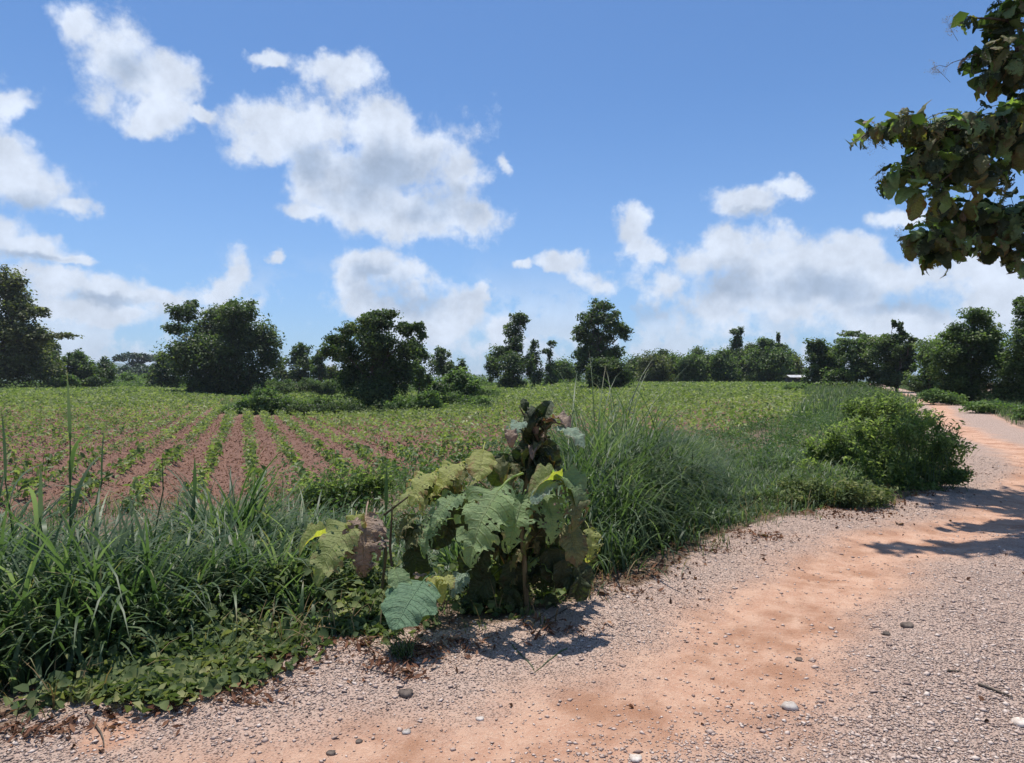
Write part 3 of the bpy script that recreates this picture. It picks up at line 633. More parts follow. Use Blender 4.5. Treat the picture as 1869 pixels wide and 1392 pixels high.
# shed roof in the right gap
sx, sy = (1458 - CX) / F * 100, 100.; sz_ = h1(sx, sy)
sh = thing('shed', 'low grey roofed shed glimpsed in the gap between the margin trees', 'shed', (sx, sy, sz_))
def box(x0, x1, y0, y1, z0, z1):
    V = np.array([(x, y, z) for x in (x0, x1) for y in (y0, y1) for z in (z0, z1)], float)
    return V, np.array([(0, 1, 3, 2), (4, 6, 7, 5), (0, 4, 5, 1), (2, 3, 7, 6), (0, 2, 6, 4), (1, 5, 7, 3)])
xs = np.linspace(-1.9, 1.9, 39); zc = 1.25 + .03 * np.cos(xs * 30); rows_ = []
for yy, dz_ in ((-1.3, 0), (0, .35), (1.3, 0)): rows_.append(np.stack([xs, np.full_like(xs, yy), zc + dz_], 1))
Vr = np.concatenate(rows_); kk = np.arange(38); fr = np.concatenate([np.stack([kk + o_ * 39, kk + 1 + o_ * 39, kk + 40 + o_ * 39, kk + 39 + o_ * 39], 1) for o_ in (0, 1)])
obj('roof', mesh_np('roof', Vr, fr), M['roof'], sh)
V, f = box(-1.6, 1.6, .4, 1.1, 0, 1.2); obj('wall', mesh_np('wall', V, f), M['wood'], sh)
for a_ in (-1.6, 1.6):
    V, f = tubes([(np.array([(a_, -1.1, 0), (a_, -1.1, 1.2)]), np.array([.06, .06]))]); obj('post', mesh_np('post', V, f), M['wood'], sh)

# ------------------------------------------------------------------ verge vegetation (stuff)
def scatter(rng, n, ulim, dlim, cond):
    d = np.sqrt(rng.uniform(dlim[0] ** 2, dlim[1] ** 2, n)); u = rng.uniform(*ulim, n); x, y = u * d, d
    s = sdist(x, y, EDGE); sf = sdist(x, y, FIELD); k = cond(x, y, s, sf, rng.random(n)); return np.stack([x[k], y[k]], 1)
def stuff(name, parts, mat, label, cat, along=None):
    V, f, tn = joinp(parts); at_ = {'tone': tn}
    if along is not None: at_['along'] = along
    return tag(obj(name, mesh_np(name, V, f, at_), M[mat]), label, cat, kind='stuff')
def tufts(rng, C, nb, L, Wd, spread=.06, **kw):
    n = len(C); nb_ = nb; P_ = np.repeat(C, nb_, 0) + rng.normal(0, spread, (n * nb_, 2)); L_ = np.repeat(np.broadcast_to(L, (n,)), nb_)
    z = h(P_[:, 0], P_[:, 1]); tone = np.clip(np.repeat(rng.random(n) * .7, nb_) + rng.random(n * nb_) * .3, 0, 1)
    return blades(np.column_stack([P_, z - .02]), rng, L_, Wd, tone=tone, **kw)

rng = np.random.default_rng(77)
# tall broad grass along the left of the track
def clumpy(x, y): return 1 + 1.1 * vnoise(x, y, 1.3, 1) + .8 * vnoise(x, y, 3.1, 5)
C = scatter(rng, 6000, (-1.0, -.02), (3.2, 8.8), lambda x, y, s, sf, r: (s > .45 + .25 * r) & (s < 4.0) & (r < .3 + .5 * sstep(.4, 1.0, s) + .6 * vnoise(x, y, 1.9, 2)) & (sf < 0) & ((x < -1.4) | (r < .3)))
C = C[~((C[:, 0] / C[:, 1] > -.30) & (C[:, 1] < 5.1))]
sC = sdist(C[:, 0], C[:, 1], EDGE); uC = C[:, 0] / C[:, 1]
LC = (.36 + .48 * sstep(.4, 1.6, sC)) * (1 - .34 * sstep(-.42, -.22, uC)) * (1 - .4 * sstep(2.6, 4.2, sC)) * np.clip(clumpy(*C.T), .45, 1.6) * rng.uniform(.8, 1.2, len(C))
p1 = tufts(rng, C, 9, LC, .030, .07, lean=.38, curl=2.4, seg=7)
p1b = tufts(rng, C[::2], 8, LC[::2] * .75, .012, .09, lean=.6, curl=2.0, seg=6)
stuff('tall_grass', [p1, p1b], 'grass_blue', 'tall broad bladed green grass along the left of the track', 'grass', np.concatenate([p1[3], p1b[3]]))
# guinea grass on the right of the teak
C = scatter(rng, 9500, (.08, .62), (4.8, 17), lambda x, y, s, sf, r: (s > .25 + .2 * r) & (s < 5.5) & (sf < 0) & (r < .25 + .7 * sstep(.2, .8, s) + .5 * vnoise(x, y, 2.1, 2)) & (y < 15))
sC = sdist(C[:, 0], C[:, 1], EDGE); uC = C[:, 0] / C[:, 1]
LC = (.6 + .95 * sstep(.3, 1.5, sC)) * (1 - .68 * sstep(.20, .34, uC)) * (1 - .4 * sstep(7.5, 12, C[:, 1])) * np.clip(clumpy(*C.T), .6, 1.45) * rng.uniform(.8, 1.2, len(C))
p2 = tufts(rng, C, 8, LC, .021, .10, lean=.32, curl=3.1, seg=8)
p2b = tufts(rng, C[::3], 5, LC[::3] * .8, .007, .10, lean=.7, curl=1.6, seg=6)
stuff('guinea_grass', [p2, p2b], 'grass', 'dense drooping guinea grass right of the teak sapling', 'grass', np.concatenate([p2[3], p2b[3]]))
# short grass and weeds between verge and field
C = scatter(rng, 9000, (-.9, .8), (7, 32), lambda x, y, s, sf, r: (s > 2.2) & (sf < .8) & (r < .9))
p3 = tufts(rng, C, 10, .30 * rng.uniform(.6, 1.3, len(C)), .014, .12, lean=.45, curl=1.6, seg=4)
stuff('verge_grass', [p3], 'grass', 'mixed grass between the verge and the crop rows', 'grass', p3[3])
C = scatter(rng, 3600, (-.36, .66), (7.5, 30), lambda x, y, s, sf, r: (s > 2.4) & (sf < 1.2) & (vnoise(x, y, .45, 3) > -.12))
hh = rng.uniform(.25, .75, len(C)) * (1 - .3 * sstep(.1, .3, C[:, 0] / C[:, 1])); q = 26
cen = np.repeat(np.column_stack([C, h(C[:, 0], C[:, 1])]), q, 0) + np.column_stack([rng.normal(0, .16, (len(C) * q, 2)), rng.random(len(C) * q) * np.repeat(hh, q)])
stuff('weeds', [leaves(cen, .075, rng, up=.5, long=2.0, tone=np.repeat(rng.random(len(C)), q))], 'weed', 'leafy green weeds in front of the crop rows', 'weeds')
# dead straw mixed in low down
C = scatter(rng, 2600, (-.85, .66), (3.2, 11), lambda x, y, s, sf, r: (s > .0) & (s < 2.5) & (r < .5))
p4 = tufts(rng, C, 5, .3, .008, .1, lean=.9, curl=1.5, seg=4)
stuff('dry_grass', [p4], 'dry', 'dead straw coloured blades low in the verge', 'grass', p4[3])
# short drooping green tufts right at the track edge
C = scatter(rng, 5200, (-.8, .7), (3.1, 13), lambda x, y, s, sf, r: (s > -.12 + .15 * r) & (s < .7) & (vnoise(x, y, 2.2, 1) > -.16 + .25 * (s < .15)))
p5 = tufts(rng, C, 9, .17 * rng.uniform(.5, 1.5, len(C)), .007, .05, lean=.6, curl=1.6, seg=4)
stuff('edge_grass', [p5], 'grass', 'short grass tufts along the edge of the track', 'grass', p5[3])
# broad leaved creepers on the bank, lower left and centre
C = scatter(rng, 5200, (-.85, .12), (2.9, 6.0), lambda x, y, s, sf, r: (s > -.12 - .14 * (x < -1.3) + .1 * r) & (s < 1.25) & (vnoise(x, y, 1.7, 2) > -.2 + .3 * (s < .1)) & ((x < -.75) | (r < .25)))
q = 9; n_ = len(C); off = rng.normal(0, .07, (n_ * q, 2)); P_ = np.repeat(C, q, 0) + off
sP = sdist(P_[:, 0], P_[:, 1], EDGE)
cen = np.column_stack([P_, h(P_[:, 0], P_[:, 1]) + .025 + rng.random(n_ * q) * (.05 + .3 * sstep(.1, 1.0, sP))])
stuff('creeper', [leaves(cen, np.repeat(rng.uniform(.03, .075, n_), q), rng, up=1.0, long=1.15, shape=6, cup=.2, tone=np.repeat(rng.random(n_), q))], 'vine', 'broad leaved creepers spilling over the bank onto the track', 'ground cover')
# dead leaves and crumbs at the edge
C = scatter(rng, 60000, (-.85, .72), (2.8, 12), lambda x, y, s, sf, r: (np.abs(s + .02) < .55 * r ** 2 + .03) & (vnoise(x, y, 1.5, 4) + .5 * vnoise(x, y, 5, 2) > -.05))
C2 = scatter(rng, 900, (-.85, .8), (2.6, 14), lambda x, y, s, sf, r: (s < 0))
C = np.concatenate([C, C2]); cen = np.column_stack([C, ground_z(C[:, 0], C[:, 1]) + .006])
stuff('leaf_litter', [leaves(cen, .01 + .035 * rng.random(len(C)) ** 2.5, rng, up=1.3, long=1.7, shape=6, cup=.5)], 'litter', 'dead brown leaf fragments along the track edge', 'leaf litter')

# straw and crumbs between the crop rows
C = scatter(rng, 60000, (-.8, .1), (9.5, 40), lambda x, y, s, sf, r: sf > .2)
cen = np.column_stack([C, ground_z(C[:, 0], C[:, 1]) + .015])
stuff('field_litter', [leaves(cen, rng.uniform(.03, .11, len(C)), rng, up=1.2, long=3.0)], 'litter', 'dead brown crop residue between the rows', 'crop residue')
# mats of reddish straw and broken leaves at the foot of the bank
Q = []
for px_, py_, rr_, n_ in ((520,1215,.16,160),(470,1262,.14,130),(640,1190,.14,130),(720,1215,.12,130),(760,1195,.14,140),(840,1180,.16,170),(1010,1150,.14,150),(1090,1085,.2,200),(1150,1060,.16,130),(1290,1010,.2,160),(1370,985,.22,200),(1500,945,.3,200),(1570,935,.3,150),(300,1300,.12,90),(110,1330,.12,90),(430,1285,.10,90),(735,1235,.07,60),(30,1345,.12,80)):
    g_ = at(px_, py_); Q.append(g_[None, :2] + rng.normal(0, 1, (n_, 2)) * [rr_, rr_ * .5])
C = np.concatenate(Q); cen = np.column_stack([C, ground_z(C[:, 0], C[:, 1]) + .008 + rng.random(len(C)) * .02])
stuff('straw_litter', [leaves(cen, .02 + .06 * rng.random(len(C)) ** 2, rng, up=1.1, long=3.6)], 'litter', 'mats of reddish straw and broken leaves at the foot of the bank', 'leaf litter')
# grassy bank under the mid field trees
rng = np.random.default_rng(5)
d_ = rng.uniform(43, 62, 5200); px_ = rng.uniform(420, 900, 5200); x_ = (px_ - CX) / F * d_; z_ = h(x_, d_)
k = (vnoise(x_, d_, .12, 2) > -.25)
p6 = tufts(rng, np.stack([x_[k], d_[k]], 1), 6, .42 * rng.uniform(.5, 1.4, k.sum()), .06, .3, lean=.4, curl=1.4, seg=3)
stuff('bank_grass', [p6], 'grass', 'green grassy bank beneath the mid field trees', 'grass', p6[3])
# grass margin along the far road
Q = []
for side_, n_ in ((1, 2600), (-1, 2600)):
    t = rng.random(n_) ** .7; seg_ = EDGE[12:17]; cum = np.concatenate([[0], np.cumsum(np.linalg.norm(np.diff(seg_, axis=0), axis=1))]); tt = t * cum[-1]
    ex = np.interp(tt, cum, seg_[:, 0]); ey = np.interp(tt, cum, seg_[:, 1]); nx, ny = -.87, .5
    o_ = rng.uniform(.1, 2.2, n_) if side_ > 0 else -(roww(ey) + rng.uniform(.1, 5, n_))
    Q.append(np.stack([ex + nx * o_, ey + ny * o_], 1))
C = np.concatenate(Q)
p7 = tufts(rng, C, 9, .42 * rng.uniform(.5, 1.4, len(C)), .02, .15, lean=.4, curl=1.4, seg=3)
stuff('roadside_grass', [p7], 'grass', 'strips of grass on both sides of the far road', 'grass', p7[3])

C = scatter(rng, 26000, (.2, .75), (28, 120), lambda x, y, s, sf, r: (s > .2) & (sf < 1.0))
p8 = tufts(rng, C, 5, .7 * rng.uniform(.5, 1.4, len(C)), .06, .2, lean=.45, curl=1.4, seg=3)
stuff('far_verge_grass', [p8], 'grass', 'grass between the right field and the far road', 'grass', p8[3])
Q = []
for (x0, x1, d0, d1, n_, hh_) in ((-80, 520, 108, 122, 9000, 1.6), (500, 900, 52, 64, 5200, 1.0), (600, 900, 95, 112, 6000, 2.4), (870, 1470, 108, 124, 9000, 1.8), (1440, 1700, 66, 80, 4000, 1.5), (1560, 1980, 36, 50, 5200, 1.3), (150, 340, 130, 190, 5000, 3.0)):
    d_ = rng.uniform(d0, d1, n_); x_ = (rng.uniform(x0, x1, n_) - CX) / F * d_; hm = hh_ * np.clip(.6 + 1.3 * vnoise(x_, d_, .16, 3), .12, 1.5)
    k_ = (sdist(x_, d_, EDGE) > .8) | (sdist(x_, d_, EDGE) < -6); Q.append((np.stack([x_, d_, h(x_, d_) + rng.random(n_) ** .8 * hm], 1)[k_], np.full(k_.sum(), d0 * .0036)))
stuff('undergrowth', [leaves(np.concatenate([a for a, b in Q]), np.concatenate([b for a, b in Q]), rng, up=.5)], 'tree_mid', 'scrubby undergrowth beneath the trees around the field', 'undergrowth')
# ------------------------------------------------------------------ roadside shrub on the bend (feathery, many fine leaves)
def shrub(label, px, d, lobes, n_st, mat, ls=.05, seed=3):
    """feathery shrub: arching stems carrying rows of small leaflets"""
    rg = np.random.default_rng(seed); bx = (px - CX) / F * d; bz = h1(bx, d); root = thing('roadside_shrub', label, 'shrub', (bx, d, bz)); k = d / F
    st, paths, tn_ = [], [], []
    for (lx, ly, rx, ry) in lobes:
        c = np.array([(lx - px) * k, rg.normal(0, .3) * rx * k, EYE + (CY - ly) * k - bz])
        for _ in range(n_st):
            e = c + unit(rg.normal(0, 1, 3)) * rg.uniform(.5, 1.12) * np.array([rx * k, rx * k * .8, ry * k]); e[2] = max(e[2], .03)
            b0 = np.array([c[0] * .75 + rg.normal(0, .12), c[1] * .75 + rg.normal(0, .12), max(0, c[2] - ry * k * 1.1) * rg.random()])
            t = np.linspace(0, 1, 8)[:, None]; m_ = (b0 + e) / 2 + [0, 0, .22 * np.linalg.norm(e - b0)]
            p = b0 * (1 - t) ** 2 + 2 * m_ * t * (1 - t) + e * t * t; paths.append((p, np.linspace(.006, .0015, 8)))
            q = rg.uniform(.3, 1, 26); pos = np.stack([np.interp(q, t[:, 0], p[:, j]) for j in range(3)], 1) + rg.normal(0, .035, (26, 3)); st.append(pos); tn_.append(np.full(26, rg.random()))
    V, f, tn = leaves(np.concatenate(st), ls, rg, up=.6, long=2.8, tone=np.concatenate(tn_)); obj('foliage', mesh_np('foliage', V, f, {'tone': tn}), M[mat], root)
    V, f = tubes(paths, 3); obj('stems', mesh_np('stems', V, f), M['stalk'], root)
shrub('big feathery green shrub spilling over the bend of the track', 1650, 9.9, [(1590,780,36,26),(1640,770,50,34),(1700,785,44,30),(1745,808,44,14),(1600,830,60,40),(1655,840,60,44),(1710,852,50,28),(1755,868,28,12),(1620,885,56,30),(1680,890,40,22)], 40, 'shrub', .075, 3)
shrub('feathery shrub further back behind the one on the bend', 1600, 14.5, [(1560,738,40,16),(1610,732,46,20),(1650,745,40,20),(1580,760,50,22),(1690,762,30,18)], 50, 'shrub', .09, 4)
shrub('small feathery shrub on the field side of the bend', 1540, 11.5, [(1530,790,40,26),(1560,810,44,34),(1500,815,34,20),(1545,840,50,26),(1480,850,40,16)], 45, 'shrub', .075, 5)
shrub('low yellowing weed clump at the track edge left of the bend', 1510, 8.6, [(1470,885,50,20),(1540,890,50,26),(1600,905,40,18),(1430,905,40,14),(1520,915,50,12)], 50, 'vine', .06, 6)
shrub('leafy weed clump between the crop rows and the left grass', 600, 9.5, [(560,890,40,24),(610,875,46,30),(660,868,40,26),(640,900,60,22),(705,872,26,26),(590,910,50,20)], 30, 'shrub', .07, 7)

# ------------------------------------------------------------------ teak leaves
def big_leaf(seed, L=1., W=.62, droop=.5, fold=.25, wave=.06, torn=0., nu=32, nv_=6):
    r = np.random.default_rng(seed); u_ = np.linspace(0, 1, nu + 1); V, lu, lv = [], [], []
    ph = r.uniform(0, 6, 4); x = 0; z = 0; th = .15
    for i, t in enumerate(u_):
        if i: th_ = th - droop * 1.7 * t ** 1.1 - 0; x += L / nu * math.cos(th_); z += L / nu * math.sin(th_)
        wd = W / 2 * (math.sin(math.pi * min(1, t ** .80 * .97 + .03)) ** .72) + .004
        jg = .04 + torn * .3; wl = wd * (1 + .09 * math.sin(t * 19 + ph[0]) + jg * r.normal(0, .5)); wr = wd * (1 + .09 * math.sin(t * 17 + ph[1]) + jg * r.normal(0, .5))
        for j in range(-nv_, nv_ + 1):
            v = j / nv_; ww = wl if v < 0 else wr
            yy = v * ww; zz_ = z + .018 * L * abs(math.sin(math.pi * 10 * (t - .16 * abs(v)))) * min(1, abs(v) * 3) + abs(v) * ww * fold * 2 - (v * v) * ww * .35 + wave * abs(v) ** 1.5 * math.sin(t * 21 + ph[2] + (1.5 if v < 0 else 0)) * L * .6 + .012 * L * math.sin(t * 40) * abs(v)
            V.append((x, yy, zz_)); lu.append(t); lv.append(v)
    m = 2 * nv_ + 1; f = []
    for i in range(nu):
        for j in range(2 * nv_):
            if torn and r.random() < torn * (abs((j + .5) / nv_ - 1) > .3) * (i > 1): continue
            f.append((i * m + j, i * m + j + 1, (i + 1) * m + j + 1, (i + 1) * m + j))
    V = np.array(V); V[:, 2] += vnoise(V[:, 0], V[:, 1], 7, seed % 6) * .06 + vnoise(V[:, 0], V[:, 1], 17, (seed + 1) % 6) * .03
    n0 = len(V); ts, tf = tubes([(np.array([(-.36 * L, 0, -.16), (-.2 * L, 0, -.06), (-.08 * L, 0, -.015), (.1 * L, 0, .01)]), np.array([.012, .011, .011, .006]) * L * 1.2)], 5)
    V = np.concatenate([V, ts]); lu += [0] * len(ts); lv += [0] * len(ts)
    return mesh_np('leaf', V, np.concatenate([np.array(f), tf + n0]), {'lu': lu, 'lv': lv}, True)
TKM = ['tk_green', 'tk_clean', 'tk_yellow', 'tk_pale', 'tk_brown', 'tk_dark', 'tk_olive']
LEAF = {}
def leaf_mesh(shape, mat):
    key = (shape, mat)
    if key not in LEAF:
        sh_ = {'flat': (3, 1, .72, .12, .1, .05, 0), 'droop': (4, 1, .62, .75, .2, .06, 0), 'curl': (5, 1, .6, 1.1, .45, .08, 0), 'torn': (6, 1, .66, .6, .18, .09, .16), 'tatter': (8, 1, .6, .9, .3, .12, .32), 'fold': (9, 1, .5, .9, .75, .06, 0), 'round': (12, 1, .9, .30, .12, .05, 0)}[shape]
        me = big_leaf(*sh_); me.materials.append(M[mat]); LEAF[key] = me
    return LEAF[key]
def aim_matrix(p, tipdir, normal, L):
    """leaf local x = base to tip, z = upper face"""
    X = Vector(tipdir).normalized(); Z = Vector(normal); Z = (Z - X * Z.dot(X)).normalized(); Y = Z.cross(X)
    m = Matrix((X, Y, Z)).transposed().to_4x4(); return Matrix.Translation(p) @ m @ Matrix.Scale(L, 4)
def P3(px, py, d): return np.array([(px - CX) / F * d, d, EYE + (CY - py) / F * d])
def put_leaf(root, px, py, d, tip, face, L, shape, mat, label=None):
    """px,py,d: leaf base; tip: direction (x right, z up, y away); face: normal of the upper side"""
    if mat != 'tk_dark':
        tip = (tip[0], tip[1] - .55, tip[2] * .75); face = (face[0] * .7, face[1] * .5, face[2] + .7)
    o = bpy.data.objects.new('leaf', leaf_mesh(shape, mat)); col.objects.link(o); o.parent = root
    o.matrix_local = aim_matrix(Vector(P3(px, py, d)) - root.location, tip, face, L)
    if label: o['label'] = label
    return o

g0 = at(962, 1128)
tk = thing('teak_sapling', 'teak sapling with huge tattered leaves at the centre of the track edge', 'sapling', tuple(g0))
dT = g0[1]; loc0 = np.array(g0)
def rel(px, py, d): return P3(px, py, d) - loc0
paths = [(np.array([(0, 0, -.05), rel(958, 1040, dT), rel(950, 940, dT), rel(962, 870, dT + .05), rel(975, 800, dT + .1), rel(978, 745, dT + .1)]), np.array([.02, .018, .016, .013, .01, .006]))]
V, f = tubes(paths, 8); obj('stem', mesh_np('stem', V, f, smooth=True), M['teak_stem'], tk)
br = [[rel(958, 1000, dT), rel(1020, 930, dT - .1), rel(1012, 862, dT - .15)], [rel(952, 950, dT), rel(900, 900, dT - .1), rel(840, 845, dT + .1), rel(830, 845, dT + .1)], [rel(700, 940, dT + .1), rel(760, 895, dT + .1), rel(838, 842, dT + .1)],
      [rel(975, 800, dT + .1), rel(1010, 770, dT), rel(1040, 778, dT)], [rel(978, 770, dT + .1), rel(955, 755, dT), rel(948, 742, dT)]]
for b_ in br:
    V, f = tubes([(np.array(b_), np.linspace(.009, .004, len(b_)))], 6); obj('branch', mesh_np('branch', V, f, smooth=True), M['teak_stem'], tk)
TL_ = [ # base px,py, depth offset, tip dir, face, length, shape, mat, label
 (882,820,-.05,(-.1,-.2,-1),(.1,-1,.5),.27,'flat','tk_yellow','bright yellow green leaf hanging left of the stem'),
 (918,885,-.25,(-.62,-.25,-1.0),(-.3,-1,.7),.58,'torn','tk_green','largest leaf, green and torn, hanging below the stem'),
 (955,905,-.22,(-.2,-.3,-.6),(.4,-1,.6),.42,'tatter','tk_green','tattered leaf with brown holes'),
 (955,770,-.05,(-.7,-.5,-.4),(0,-.6,1),.2,'torn','tk_pale','pale top leaf with brown tip'),
 (930,785,-.15,(.2,-.5,-.8),(0,-1,.5),.14,'curl','tk_brown',None),
 (1020,780,-.05,(.9,-.2,-.25),(0,-.5,1),.26,'droop','tk_pale','pale blue green leaf on the right of the top'),
 (1010,762,.0,(.8,-.1,-.1),(.1,-.6,1),.2,'curl','tk_brown',None),
 (1020,875,-.2,(-.95,-.3,.25),(.1,-.7,.9),.3,'fold','tk_yellow','folded leaf with orange edge'),
 (1010,880,-.25,(-.85,-.4,-.25),(0,-.7,1),.25,'droop','tk_pale',None),
 (1015,868,-.15,(.8,-.3,-.1),(.1,-.6,1),.34,'curl','tk_green',None),
 (1030,880,-.2,(.5,-.3,-.9),(.6,-.8,.4),.36,'tatter','tk_olive',None),
 (1035,960,-.15,(.3,-.3,-.8),(.2,-1,.4),.3,'droop','tk_olive','olive leaf hanging low on the right'),
 (1075,965,-.1,(.1,-.2,-1),(.3,-1,.3),.24,'tatter','tk_yellow',None),
 (990,900,-.2,(.35,-.3,-.9),(.2,-1,.4),.36,'tatter','tk_green',None),
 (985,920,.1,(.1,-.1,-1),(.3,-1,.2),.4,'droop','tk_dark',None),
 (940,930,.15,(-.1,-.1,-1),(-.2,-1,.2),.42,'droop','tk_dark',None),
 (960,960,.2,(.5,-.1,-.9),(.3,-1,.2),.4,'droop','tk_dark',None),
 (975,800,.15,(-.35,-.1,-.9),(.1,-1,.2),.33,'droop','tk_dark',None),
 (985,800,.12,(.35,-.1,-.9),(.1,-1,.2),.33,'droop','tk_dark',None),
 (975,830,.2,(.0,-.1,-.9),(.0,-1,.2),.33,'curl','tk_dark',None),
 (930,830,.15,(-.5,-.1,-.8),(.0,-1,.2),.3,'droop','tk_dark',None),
 (860,850,.1,(-.6,-.1,-.7),(.0,-.7,.7),.26,'tatter','tk_olive',None),
 (840,845,.0,(-.7,-.3,-.6),(.0,-.7,.7),.3,'torn','tk_yellow','yellow leaf on the brown side branch'),
 (790,862,-.1,(-.6,-.4,-.6),(-.1,-.6,1),.3,'torn','tk_yellow',None),
 (845,900,-.15,(-.9,-.4,-.5),(-.2,-.6,1),.34,'torn','tk_green',None),
 (810,950,-.1,(-.8,-.3,-.6),(-.2,-.6,1),.3,'tatter','tk_green',None),
 (810,880,.1,(-.8,-.3,-.5),(.0,-.7,.7),.3,'tatter','tk_yellow',None),
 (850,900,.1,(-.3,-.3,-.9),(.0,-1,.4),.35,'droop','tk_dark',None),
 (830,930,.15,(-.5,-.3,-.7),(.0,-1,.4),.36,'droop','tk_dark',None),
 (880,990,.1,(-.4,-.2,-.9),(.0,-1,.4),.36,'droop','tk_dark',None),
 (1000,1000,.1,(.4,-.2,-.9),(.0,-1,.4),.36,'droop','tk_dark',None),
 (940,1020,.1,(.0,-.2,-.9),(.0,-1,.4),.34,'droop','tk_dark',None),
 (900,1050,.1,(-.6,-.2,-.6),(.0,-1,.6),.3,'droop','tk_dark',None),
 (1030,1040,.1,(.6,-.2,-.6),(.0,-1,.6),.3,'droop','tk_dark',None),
 (850,1045,-.1,(-.5,-.3,-.6),(.0,-1,.6),.2,'torn','tk_pale',None),
 (960,750,.1,(-.2,0,1),(.0,-1,.2),.12,'fold','tk_dark',None),
 (985,765,.1,(.5,0,.8),(.0,-1,.2),.2,'fold','tk_dark',None),
 (972,775,.1,(-.1,-.1,-.9),(.0,-1,.2),.2,'curl','tk_dark',None),
 (900,840,-.0,(.7,-.2,-.6),(.0,-1,.3),.2,'curl','tk_olive',None),
]
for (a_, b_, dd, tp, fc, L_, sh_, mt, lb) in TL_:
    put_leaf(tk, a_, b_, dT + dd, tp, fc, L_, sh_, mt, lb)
rs = np.random.default_rng(40)
for i in range(46):
    t = rs.random(); bx_ = 962 + rs.normal(0, 14) + 10 * t; by_ = 1060 - 300 * t
    a_ = rs.uniform(0, 6.28); ln = rs.uniform(.12, .3) * (1.15 - .5 * t)
    put_leaf(tk, bx_, by_, dT + rs.uniform(.0, .25), (math.cos(a_) * .7, abs(math.sin(a_)) * .6 - .1, -.6 + .5 * rs.random()), (math.cos(a_) * .4, -.5, .9), ln,
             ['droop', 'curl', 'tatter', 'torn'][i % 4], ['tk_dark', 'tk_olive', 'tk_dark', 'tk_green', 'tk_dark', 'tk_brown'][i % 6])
for i in range(60):
    t = rs.random(); bx_ = 978 + rs.normal(0, 7 + 16 * t); by_ = 745 + 135 * t; a_ = rs.uniform(0, 6.28)
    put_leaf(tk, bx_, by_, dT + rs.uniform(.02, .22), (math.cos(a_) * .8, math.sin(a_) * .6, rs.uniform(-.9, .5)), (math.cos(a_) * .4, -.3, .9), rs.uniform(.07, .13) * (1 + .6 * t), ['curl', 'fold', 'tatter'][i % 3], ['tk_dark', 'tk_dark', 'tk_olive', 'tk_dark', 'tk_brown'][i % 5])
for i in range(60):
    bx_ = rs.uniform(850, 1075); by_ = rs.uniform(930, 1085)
    put_leaf(tk, bx_, by_, dT + rs.uniform(.02, .35), (rs.normal(0, .7), -.1, -.7), (rs.normal(0, .4), -.6, .8), rs.uniform(.13, .26), ['droop', 'curl', 'tatter', 'torn'][i % 4], 'tk_dark')  # dark leaves at the sapling's foot; their colour stands for the shade there
for i in range(16):
    bx_ = rs.uniform(770, 900); by_ = rs.uniform(860, 1010)
    put_leaf(tk, bx_, by_, dT + rs.uniform(.0, .3), (rs.normal(0, .6), -.2, -.8), (rs.normal(0, .4), -.6, .8), rs.uniform(.12, .26), ['droop', 'curl', 'tatter', 'torn'][i % 4], ['tk_dark', 'tk_olive', 'tk_dark', 'tk_yellow'][i % 4])
# second, smaller teak with the one clean round leaf
g1 = at(728, 1158); d1 = g1[1]
t2 = thing('teak_seedling', 'small teak seedling with one clean heart shaped green leaf low by the track', 'seedling', tuple(g1))
V, f = tubes([(np.array([(0, 0, -.03), P3(722, 1100, d1 + .1) - g1, P3(712, 1000, d1 + .15) - g1, P3(716, 925, d1 + .15) - g1]), np.array([.012, .011, .009, .005]))], 7); obj('stem', mesh_np('stem', V, f, smooth=True), M['teak_stem'], t2)
for (a_, b_, dd, tp, fc, L_, sh_, mt, lb) in [
 (772,1060,-.15,(-.42,-.45,-.72),(.12,-.4,.6),.38,'round','tk_clean','clean round green leaf facing the track'),
 (720,1040,-.1,(.5,-.3,-.5),(.0,-1,.8),.22,'droop','tk_green',None),
 (785,1055,-.1,(.7,-.3,-.3),(.0,-1,.9),.2,'curl','tk_yellow','yellow leaf with dark edge'),
 (800,1050,-.1,(.6,-.2,.1),(.0,-1,.9),.17,'torn','tk_yellow',None),
 (770,1050,0,(-.1,-.2,.5),(.0,-1,.9),.12,'torn','tk_brown',None)]:
    put_leaf(t2, a_, b_, d1 + dd, tp, fc, L_, sh_, mt, lb)
g2 = at(690, 1125); d2 = g2[1]
t3 = thing('teak_seedling', 'teak seedling with a yellowing leaf and a brown withered one left of the sapling', 'seedling', tuple(g2))
V, f = tubes([(np.array([(0, 0, -.03), P3(705, 1010, d2) - g2, P3(700, 960, d2) - g2, P3(672, 940, d2 - .1) - g2]), np.array([.011, .01, .008, .005]))], 7); obj('stem', mesh_np('stem', V, f, smooth=True), M['teak_stem'], t3)
